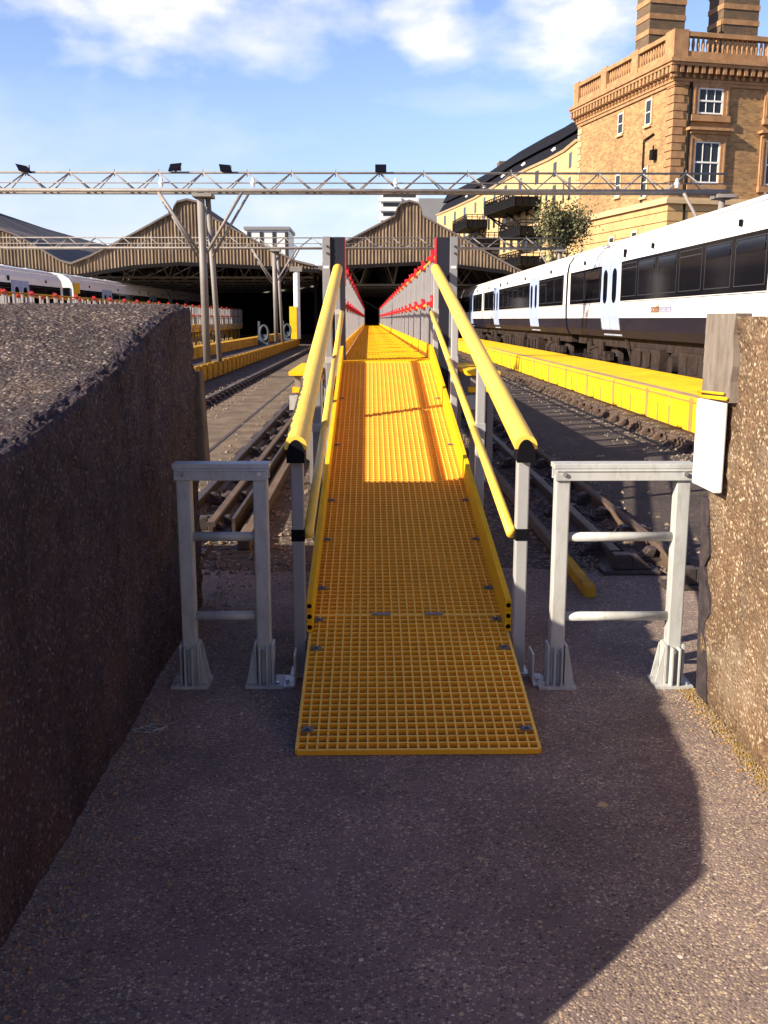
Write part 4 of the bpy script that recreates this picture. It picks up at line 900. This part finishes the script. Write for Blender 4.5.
b.box(-0.45, 24.2, -0.45, 0.03, 18.62, 18.88); b.box(-0.45, 0.03, 0.03, 14.0, 18.62, 18.88)
for x in (-0.47, 5.9, 12.2, 18.5): b.box(x, x + 0.95, -0.47, 0.04, 17.47, 18.97)
for y in (4.1, 8.6, 13.1): b.box(-0.47, 0.04, y, y + 0.85, 17.47, 18.97)
b.box(-0.47, 0.04, 0.04, 0.6, 17.47, 18.97)
b.build('parapet', 'stone', B)
b = MB()
x = 0.6
while x < 24: b.tube((x, -0.21, 17.80), (x, -0.21, 18.2), 0.06, 8, 0.11); b.tube((x, -0.21, 18.2), (x, -0.21, 18.62), 0.11, 8, 0.06); x += 0.33
b.box(0.5, 24, -0.27, -0.15, 17.80, 17.84); b.build('balustrade', 'stone', B); b = MB()
y = 0.8
while y < 13.6: b.tube((-0.21, y, 17.80), (-0.21, y, 18.2), 0.06, 8, 0.11); b.tube((-0.21, y, 18.2), (-0.21, y, 18.62), 0.11, 8, 0.06); y += 0.33
b.box(-0.27, -0.15, 0.7, 13.6, 17.80, 17.84); b.build('balustrade', 'stone', B)
b = MB(); b.box(0.3, 23.6, 0.3, 13.4, 17.2, 17.52); b.build('roof', 'slate', B)
def front_window(x, z0, z1, w, hood):
    b = MB(); s = 0.42
    b.box(x - s, x, -0.16, -0.01, z0 - 0.1, z1 + s); b.box(x + w, x + w + s, -0.16, -0.01, z0 - 0.1, z1 + s); b.box(x, x + w, -0.16, -0.01, z1, z1 + s); b.box(x - s - 0.05, x + w + s + 0.05, -0.28, -0.01, z0 - 0.45, z0 - 0.101)
    for q in range(1): b.box(x - s + 0.1, x - s + 0.2, -0.20, -0.161, z0, z1 + 0.2); b.box(x + w + s - 0.2, x + w + s - 0.1, -0.20, -0.161, z0, z1 + 0.2)
    b.box(x + w / 2 - 0.12, x + w / 2 + 0.12, -0.24, -0.161, z1 + 0.03, z1 + s - 0.03)
    if hood: b.box(x - s - 0.2, x + w + s + 0.2, -0.5, -0.01, z1 + s + 0.18, z1 + s + 0.34); b.box(x - s, x + w + s, -0.3, -0.01, z1 + s + 0.001, z1 + s + 0.18)
    sr = b.build('window_surround', 'stone', B)
    b = MB(); f = 0.09
    b.box(x, x + f, -0.10, -0.02, z0, z1); b.box(x + w - f, x + w, -0.10, -0.02, z0, z1); b.box(x + f, x + w - f, -0.10, -0.02, z1 - f, z1); b.box(x + f, x + w - f, -0.10, -0.02, z0, z0 + f)
    zm = (z0 + z1) / 2; b.box(x + f, x + w - f, -0.11, -0.02, zm - 0.05, zm + 0.05)
    for i in (1, 2): b.box(x + w * i / 3 - 0.02, x + w * i / 3 + 0.02, -0.085, -0.02, z0 + f, zm - 0.05); b.box(x + w * i / 3 - 0.02, x + w * i / 3 + 0.02, -0.085, -0.02, zm + 0.05, z1 - f)
    wn = b.build('window', 'white', B)
    b = MB(); b.box(x + f, x + w - f, -0.05, -0.015, z0 + f, z1 - f); b.build('pane', 'glass_grey', wn)
for x in (1.55, 6.55, 11.5):
    front_window(x, 14.35, 16.0 - 0.15, 1.7, False); front_window(x - 0.05, 10.3, 12.75, 1.75, True)
for (y, z0, z1) in ((6.6, 14.3, 15.65), (2.75, 14.2, 15.75), (6.6, 10.25, 11.7), (2.9, 9.8, 11.6), (6.9, 6.8, 7.6), (3.6, 6.9, 7.7)):
    d = 0.0 if z0 > 9 else 0.14
    b = MB(); w = 0.78
    b.box(-0.05 - d, -0.01 - d, y, y + w, z0, z1)
    wn = b.build('window', 'white', B)
    b = MB(); b.box(-0.062 - d, -0.051 - d, y + 0.09, y + w - 0.09, z0 + 0.08, (z0 + z1) / 2 - 0.03); b.box(-0.062 - d, -0.051 - d, y + 0.09, y + w - 0.09, (z0 + z1) / 2 + 0.03, z1 - 0.08); b.build('pane', 'glass_grey', wn)
    b = MB(); b.box(-0.16 - d, -0.001 - d, y - 0.08, y + w + 0.08, z0 - 0.16, z0 - 0.01); b.box(-0.09 - d, -0.001 - d, y - 0.14, y - 0.001, z0, z1 + 0.12); b.build('sill', 'stone_pale', B)
b = MB(); b.tube((1.0, -0.12, 6), (1.0, -0.12, 16.1), 0.09, 8); b.build('drainpipe', 'iron', B)
b = MB(); b.tube((-0.1, 3.45, 9.4), (-0.1, 3.45, 13.3), 0.05, 6); b.tube((-0.1, 3.45, 13.3), (-0.1, 2.2, 13.5), 0.05, 6); b.build('drainpipe', 'iron', B)
b = MB(); b.box(-0.35, -0.01, 1.75, 2.15, 11.9, 12.5); b.tube((-0.2, 1.95, 12.5), (-0.2, 1.95, 12.75), 0.05, 6); b.build('wall_lantern', 'iron', B)
b = MB(); 
for k in range(9):
    a0, a1 = R(20 + k * 15.6), R(20 + k * 15.6 + 13); cx0, cz0 = 2.45, 6.6
    b.hexa([(cx0 - 1.15 * math.cos(a0), -0.32, cz0 + 1.15 * math.sin(a0)), (cx0 - 1.15 * math.cos(a1), -0.32, cz0 + 1.15 * math.sin(a1)), (cx0 - 1.15 * math.cos(a1), -0.13, cz0 + 1.15 * math.sin(a1)), (cx0 - 1.15 * math.cos(a0), -0.13, cz0 + 1.15 * math.sin(a0)),
            (cx0 - 1.7 * math.cos(a0), -0.32, cz0 + 1.7 * math.sin(a0)), (cx0 - 1.7 * math.cos(a1), -0.32, cz0 + 1.7 * math.sin(a1)), (cx0 - 1.7 * math.cos(a1), -0.13, cz0 + 1.7 * math.sin(a1)), (cx0 - 1.7 * math.cos(a0), -0.13, cz0 + 1.7 * math.sin(a0))])
b.build('window_arch', 'stone_pale', B)
b = MB(); b.box(1.4, 3.5, -0.16, -0.142, 3.5, 7.6); b.build('pane', 'glass_grey', B)
# chimneys
def chimney(x, y, w, d, h):
    b = MB(); z = 17.5
    i = 0
    while z < 17.5 + h:
        hh = 0.62 if i % 2 == 0 else 0.32; e = 0.0 if i % 2 == 0 else 0.05; b.mi = 0 if i % 2 == 0 else 1
        b.box(x - e, x + w + e, y - e, y + d + e, z, z + hh - 0.002); z += hh; i += 1
    b.mi = 1; b.box(x - 0.2, x + w + 0.2, y - 0.2, y + d + 0.2, z, z + 0.4)
    c = b.build('chimney', ['brick_dark', 'stone'], B)
    for k in range(4): b = MB(); b.tube((x + w * (k + 0.5) / 4, y + d / 2, z + 0.4), (x + w * (k + 0.5) / 4, y + d / 2, z + 1.1), 0.17, 10, 0.13); b.build('chimney_pot', 'stone', c)
chimney(0.45, 4.5, 2.5, 1.8, 7.2); chimney(5.7, 4.5, 2.6, 1.8, 7.0); chimney(9.9, 3.2, 3.0, 1.8, 3.0)
b = MB(); b.tube((4.7, 3.0, 17.5), (4.7, 3.0, 19.3), 0.34, 8, 0.20); b.tube((4.7, 3.0, 19.3), (4.7, 3.0, 19.8), 0.07, 8, 0.06); b.tube((4.7, 3.0, 19.75), (4.7, 3.0, 20.0), 0.15, 8, 0.15); b.tube((4.7, 3.0, 20.0), (4.7, 3.0, 20.9), 0.06, 8, 0.01); b.build('finial', 'iron', B)

# ------------------------------------------------------------------ curved wing with balconies
W_ = thing('apartment_wing', (15.4, 76, 0), 'long curved buff wing with black roof and dark balconies, left of the brick building', 'building')
path = [(15.55, 75.9), (15.5, 80.5), (15.0, 85), (14.2, 89.5), (13.1, 97), (11.7, 111), (10.3, 120), (8.7, 129)]
def wp(s):
    """point and outward normal at distance s along the wing"""
    for (a, c) in zip(path, path[1:]):
        a = Vector(a); c = Vector(c); l = (c - a).length
        if s <= l or c == Vector(path[-1]):
            d = (c - a) / l; return a + d * s, d
        s -= l
SEG = sum((Vector(c) - Vector(a)).length for a, c in zip(path, path[1:]))
b = MB(); rf = MB(); tr = MB()
for (a, c) in zip(path, path[1:]):
    (x0, y0), (x1, y1) = a, c
    b.hexa([(x0, y0, 0), (x0 + 11, y0 + 2.4, 0), (x1 + 11, y1 + 2.4, 0), (x1, y1, 0), (x0, y0, 14.6), (x0 + 11, y0 + 2.4, 14.6), (x1 + 11, y1 + 2.4, 14.6), (x1, y1, 14.6)])
    rf.hexa([(x0 + 0.1, y0, 14.78), (x0 + 9, y0 + 2, 14.78), (x1 + 9, y1 + 2, 14.78), (x1 + 0.1, y1, 14.78), (x0 + 0.9, y0, 16.0), (x0 + 9, y0 + 2, 16.0), (x1 + 9, y1 + 2, 16.0), (x1 + 0.9, y1, 16.0)])
    rf.hexa([(x0 + 0.7, y0, 16.15), (x0 + 9, y0 + 2, 16.15), (x1 + 9, y1 + 2, 16.15), (x1 + 0.7, y1, 16.15), (x0 + 1.3, y0, 17.3), (x0 + 9, y0 + 2, 17.3), (x1 + 9, y1 + 2, 17.3), (x1 + 1.3, y1, 17.3)])
    tr.hexa([(x0 - 0.12, y0, 14.60), (x0 + 0.6, y0, 14.60), (x1 + 0.6, y1, 14.60), (x1 - 0.12, y1, 14.60), (x0 - 0.2, y0, 14.775), (x0 + 0.6, y0, 14.775), (x1 + 0.6, y1, 14.775), (x1 - 0.2, y1, 14.775)])
b.build('wall', 'wing_wall', W_); rfo = rf.build('roof', 'slate', W_); tr.build('eaves_band', 'stone_pale', W_)
for s in (9, 17, 24, 33, 41): p, d = wp(s); b = MB(); b.box(p.x + 0.42, p.x + 0.55, p.y, p.y + 2.2, 15.45, 15.7); b.build('rooflight', 'office', rfo)
b = MB(); p, d = wp(33); b.box(p.x + 2, p.x + 4.6, p.y, p.y + 2, 16.5, 18.2); b.build('chimney', 'brick_dark', rfo)
def quadbox(mb, p, d, s0, s1, o0, o1, z0, z1):
    nrm = Vector((-d.y, d.x)) if d.x < 0 or True else d
    nrm = Vector((-abs(d.y), d.x)).normalized()
    P = lambda s, o: (p.x + d.x * s + nrm.x * o, p.y + d.y * s + nrm.y * o)
    q = [P(s0, o0), P(s0, o1), P(s1, o1), P(s1, o0)]
    mb.hexa([(x, y, z0) for x, y in q] + [(x, y, z1) for x, y in q])
k = 0
s = 2.0
while s < SEG - 1.5:
    p, d = wp(s)
    for (z0, z1) in ((5.4, 7.0), (8.0, 9.7), (10.7, 12.4), (13.1, 14.2)):
        if z0 > 13 and k % 2: continue
        b = MB(); quadbox(b, p, d, 0, 0.85, -0.05, 0.03, z0, z1); b.build('window', 'glass_grey', W_)
    s += 2.35; k += 1
def balcony(s, z, L, out=2.0):
    p, d = wp(s); b = MB(); quadbox(b, p, d, 0, L, 0, out, z - 0.16, z); ba = b.build('balcony', 'iron', W_)
    b = MB(); n = int(L / 0.55)
    nrm = Vector((-abs(d.y), d.x)).normalized()
    P = lambda a, o, zz: (p.x + d.x * a + nrm.x * o, p.y + d.y * a + nrm.y * o, zz)
    for zz in (z + 1.1, z + 0.55, z + 0.85):
        b.bar(P(0, out, zz), P(L, out, zz), 0.07, 0.07); b.bar(P(0, 0, zz), P(0, out, zz), 0.07, 0.07); b.bar(P(L, 0, zz), P(L, out, zz), 0.07, 0.07)
    for i in range(n + 1): b.bar(P(L * i / n, out, z), P(L * i / n, out, z + 1.1), 0.07, 0.07)
    for i in range(4): b.bar(P(0, out * i / 4, z), P(0, out * i / 4, z + 1.1), 0.07, 0.07)
    for i in range(0, n - 1, 2): b.bar(P(L * i / n, out, z), P(L * (i + 1) / n, out, z + 1.1), 0.05, 0.05); b.bar(P(L * (i + 1) / n, out, z + 1.1), P(L * (i + 2) / n, out, z), 0.05, 0.05)
    quadbox(b, p, d, 0.02, L - 0.02, out - 0.02, out + 0.01, z + 0.0, z + 0.62); quadbox(b, p, d, 0.0, 0.02, 0, out, z, z + 0.62)
    b.build('railing', 'iron', ba)
    b = MB(); b.bar(P(0.4, 0, z - 1.2), P(0.4, out - 0.2, z - 0.18), 0.12, 0.12); b.build('bracket', 'iron', ba); b = MB(); b.bar(P(L - 0.4, 0, z - 1.2), P(L - 0.4, out - 0.2, z - 0.18), 0.12, 0.12); b.build('bracket', 'iron', ba)
for (s, z, L, o) in ((10.5, 11.3, 9.0, 2.4), (29, 11.2, 8.0, 2.2), (9.5, 8.8, 6.0, 2.2), (23, 8.9, 7.5, 2.4), (9, 6.3, 7, 2.2), (19, 6.5, 5, 2.2), (16, 11.4, 6, 1.6)):
    balcony(s, z, L, o)

# ------------------------------------------------------------------ far buildings
t = thing('white_tower_block', (5, 202, 0), 'distant white tower block with banded balconies above the right gable', 'building')
b = MB(); b.box(2.3, 9.6, 200, 212, 0, 26.0); b.build('wall', 'office', t)
for i in range(9):
    b = MB(); z = 10 + i * 1.8; b.box(1.8, 6.4, 199.2, 199.99, z, z + 0.75); b.build('balcony', 'office', t)
    b = MB(); b.box(2.8, 9.2, 199.93, 199.995, z + 0.85, z + 1.6); b.build('window', 'glass_grey', t)
b = MB(); b.box(4.2, 14.5, 198, 206, 26.01, 28.4) if False else b.box(9.7, 16.0, 196, 206, 0, 24.6); tag(b.build('grey_block', 'office_dark'), 'distant brown grey block just right of the white tower', 'building')
b = MB(); b.box(4.4, 9.4, 202, 210, 26.0, 26.8); b.build('roof', 'office_dark', t)
t = thing('office_block', (-20.6, 200, 0), 'distant white and grey office block between the two brown gables', 'building')
b = MB(); b.box(-25.8, -16.0, 200, 214, 0, 19.0); b.build('wall', 'office', t)
b = MB(); b.box(-24.8, -15.7, 199.5, 214.2, 19.0, 19.6); b.box(-25.8, -24.9, 199.4, 199.99, 13, 17.6); b.build('roof', 'office_dark', t)
for i in range(4):
    b = MB(); x = -24.2 + i * 2.5; b.box(x, x + 0.7, 199.9, 199.99, 13.2, 18.6); b.build('window', 'glass_grey', t)
b = MB(); b.box(-25.6, -16.2, 199.86, 199.9, 15.4, 15.7); b.build('floor_band', 'office_dark', t)
t = thing('terrace_row', (-3, 150, 0), 'distant low grey roofline with chimneys left of the right gable', 'building')
b = MB(); b.box(-6, 3, 150, 158, 0, 12.2); b.build('wall', 'office_dark', t)
for x in (-3.4, -1.2, -6, 0.6):
    b = MB(); b.box(x, x + 1.6, 151, 152.5, 12.4, 13.4 + 0.5 * (x > -2)); b.build('chimney', 'brick_dark', t)
t = thing('great_hall_roof', (-34, 112, 0), 'large dark sloping roof at the left behind the boarded gables', 'building')
poly = [(-62, 0), (-29.5, 0), (-29.5, 7.4), (-34.2, 9.6), (-40.7, 11.9), (-62, 18.6)]
b = MB(); b.prism(poly, lambda x, z: (x, 112, z), lambda x, z: (x, 150, z)); b.build('wall', 'office_dark', t)
b = MB()
for (x0, z0), (x1, z1) in zip(poly[2:], poly[3:]): b.hexa([(x1, 111, z1), (x0, 111, z0), (x0, 150, z0), (x1, 150, z1), (x1, 111, z1 + 0.9), (x0, 111, z0 + 0.5), (x0, 150, z0 + 0.5), (x1, 150, z1 + 0.9)])
b.build('roof', 'slate', t)

# ------------------------------------------------------------------ tree
def tree(x, y, h, label, n=6000, spread=1, zlo=3.0):
    rnd = random.Random(3); t = thing('deciduous_tree', (x, y, 0), label, 'tree')
    b = MB(); tips = []
    b.tube((x, y, 0), (x + 0.1, y, 3.3), 0.17, 8, 0.12)
    def grow(p, d, l, r, lv):
        q = p + d * l; b.tube(p, q, r, 6, r * 0.65); 
        if lv == 0: tips.append(q); return
        for i in range(3):
            nd = (d + Vector((rnd.uniform(-.75, .75), rnd.uniform(-.75, .75), rnd.uniform(-.1, .5)))).normalized(); grow(q, nd, l * rnd.uniform(.6, .85), r * 0.6, lv - 1)
        tips.append(q)
    grow(Vector((x + 0.1, y, 3.3)), Vector((0, 0, 1)), 1.55, 0.12, 3)
    b.build('trunk', 'bark', t)
    lf = MB()
    top = [q for q in tips]
    for i in range(n):
        c = rnd.choice(top); p = c + Vector((rnd.gauss(0, .34), rnd.gauss(0, .34), rnd.gauss(0, .42)))
        if p.z > h: p.z = h - rnd.random() * 1.2
        a = Vector((rnd.uniform(-1, 1), rnd.uniform(-1, 1), rnd.uniform(-1, 1))).normalized(); c2 = a.orthogonal().normalized(); e = a.cross(c2); s = rnd.uniform(.04, .085)
        k = len(lf.v); lf.v += [p - c2 * s * 1.4, p + e * s * .7, p + c2 * s * 1.4, p - e * s * .7]; lf.face([k, k + 1, k + 2, k + 3])
    lf.build('crown', 'leaf', t)
tree(10.5, 57, 8.6, 'small thin leaved tree between the right train and the buff wing')

# ------------------------------------------------------------------ bits on the ground
b = MB(); 
pts = [(-0.93 + 0.045 * math.cos(a) + 0.02 * math.sin(3 * a) + 0.03 * a / 6, 3.72 + 0.035 * math.sin(a) + 0.004 * a) for a in [i * 0.35 for i in range(36)]]
for p, q in zip(pts, pts[1:]): b.tube((p[0], p[1], 0.004), (q[0], q[1], 0.004), 0.0022, 5)
tag(b.build('wire_loop', 'galv'), 'small loop of pale wire lying on the apron near the dark wall', 'wire')
rs = random.Random(5)
for (x, y, s, lab) in ((0.80, 3.08, 0.022, 'flat pale stone on the apron, left of the shadow edge'), (0.34, 2.75, 0.012, 'tiny white pebble on the apron below the ramp'), (1.21, 2.35, 0.014, 'small pale pebble on the sunlit apron at the lower right'), (-0.6, 2.62, 0.013, 'small reddish pebble on the shaded apron at the left')):
    b = MB(); n = 7
    base = [(x + s * math.cos(2 * math.pi * i / n) * rs.uniform(.8, 1.3), y + s * 0.7 * math.sin(2 * math.pi * i / n) * rs.uniform(.8, 1.2)) for i in range(n)]
    b.prism([(p, q) for p, q in base], lambda p, q: (p, q, 0.0), lambda p, q: (x + (p - x) * .6, y + (q - y) * .6, s * 0.45))
    tag(b.build('pebble', 'stone_pale' if 'reddish' not in lab else 'stone', bevel=0.003), lab, 'stone')

# loose grit and crumbs of mortar swept against the foot of the walls and over the apron
b = MB(); rg = random.Random(11)
def grit(x, y, s):
    n = len(b.v); z0 = 0.0
    pts = [(rg.uniform(.6, 1.2) * s, 0), (0, rg.uniform(.6, 1.2) * s), (-rg.uniform(.6, 1.2) * s, 0), (0, -rg.uniform(.6, 1.2) * s)]
    a = rg.uniform(0, 6.28); c_, s_ = math.cos(a), math.sin(a)
    for (px, py) in pts: b.v.append(Vector((x + px * c_ - py * s_, y + px * s_ + py * c_, z0)))
    b.v.append(Vector((x + rg.uniform(-.2, .2) * s, y + rg.uniform(-.2, .2) * s, s * rg.uniform(.6, 1.1))))
    for i in range(4): b.mi = rg.choice((0, 0, 1)); b.face([n + i, n + (i + 1) % 4, n + 4])
for i in range(1500): grit(-0.965 + abs(rg.gauss(0, 0.07)), rg.uniform(1.2, 6.0), rg.uniform(.003, .010))
for i in range(1100): grit(1.47 - abs(rg.gauss(0, 0.06)), rg.uniform(1.2, 4.2), rg.uniform(.003, .010))
for i in range(1600): grit(rg.uniform(-1, 1.5), rg.uniform(1.3, 6.2), rg.uniform(.0015, .0045))
for i in range(700): grit(rg.uniform(-1, 1.8), rg.uniform(5.9, 7.2), rg.uniform(.004, .014))
for i in range(350): b.mi = 1; grit(-0.93 + abs(rg.gauss(0, 0.10)), rg.uniform(1.3, 5.5), rg.uniform(.004, .011))
tag(b.build('loose_grit', ['stone_grit', 'stone']), 'loose grit and mortar crumbs scattered over the apron and along the wall feet', 'gravel', kind='stuff')

# loose ballast between the rails
b = MB()
for i in range(9000):
    y = 6.2 + 22 * rg.random() ** 1.7; x = rg.choice((rg.uniform(-3.05, -2.6) if rg.random() < .25 else rg.gauss(-1.3, .35), rg.gauss(1.75, .30), rg.gauss(4.05, .35), rg.gauss(-3.4, .25)))
    if -0.35 < x < 0.75: continue
    grit(x, y, rg.uniform(.010, .032))
tag(b.build('loose_ballast', ['stone_grit', 'slab']), 'loose brown ballast stones lying along the rails on both sides of the ramp', 'ballast', kind='stuff')

# ochre moss crust along the foot of the tan wall
b = MB()
for i in range(2600):
    y = rg.uniform(2.2, 4.15); grit(1.465 - abs(rg.gauss(0, 0.030)), y, rg.uniform(.003, .009))
tag(b.build('moss', ['moss', 'stone_grit']), 'ochre moss crust along the foot of the tan pebbledash wall', 'moss', kind='stuff')
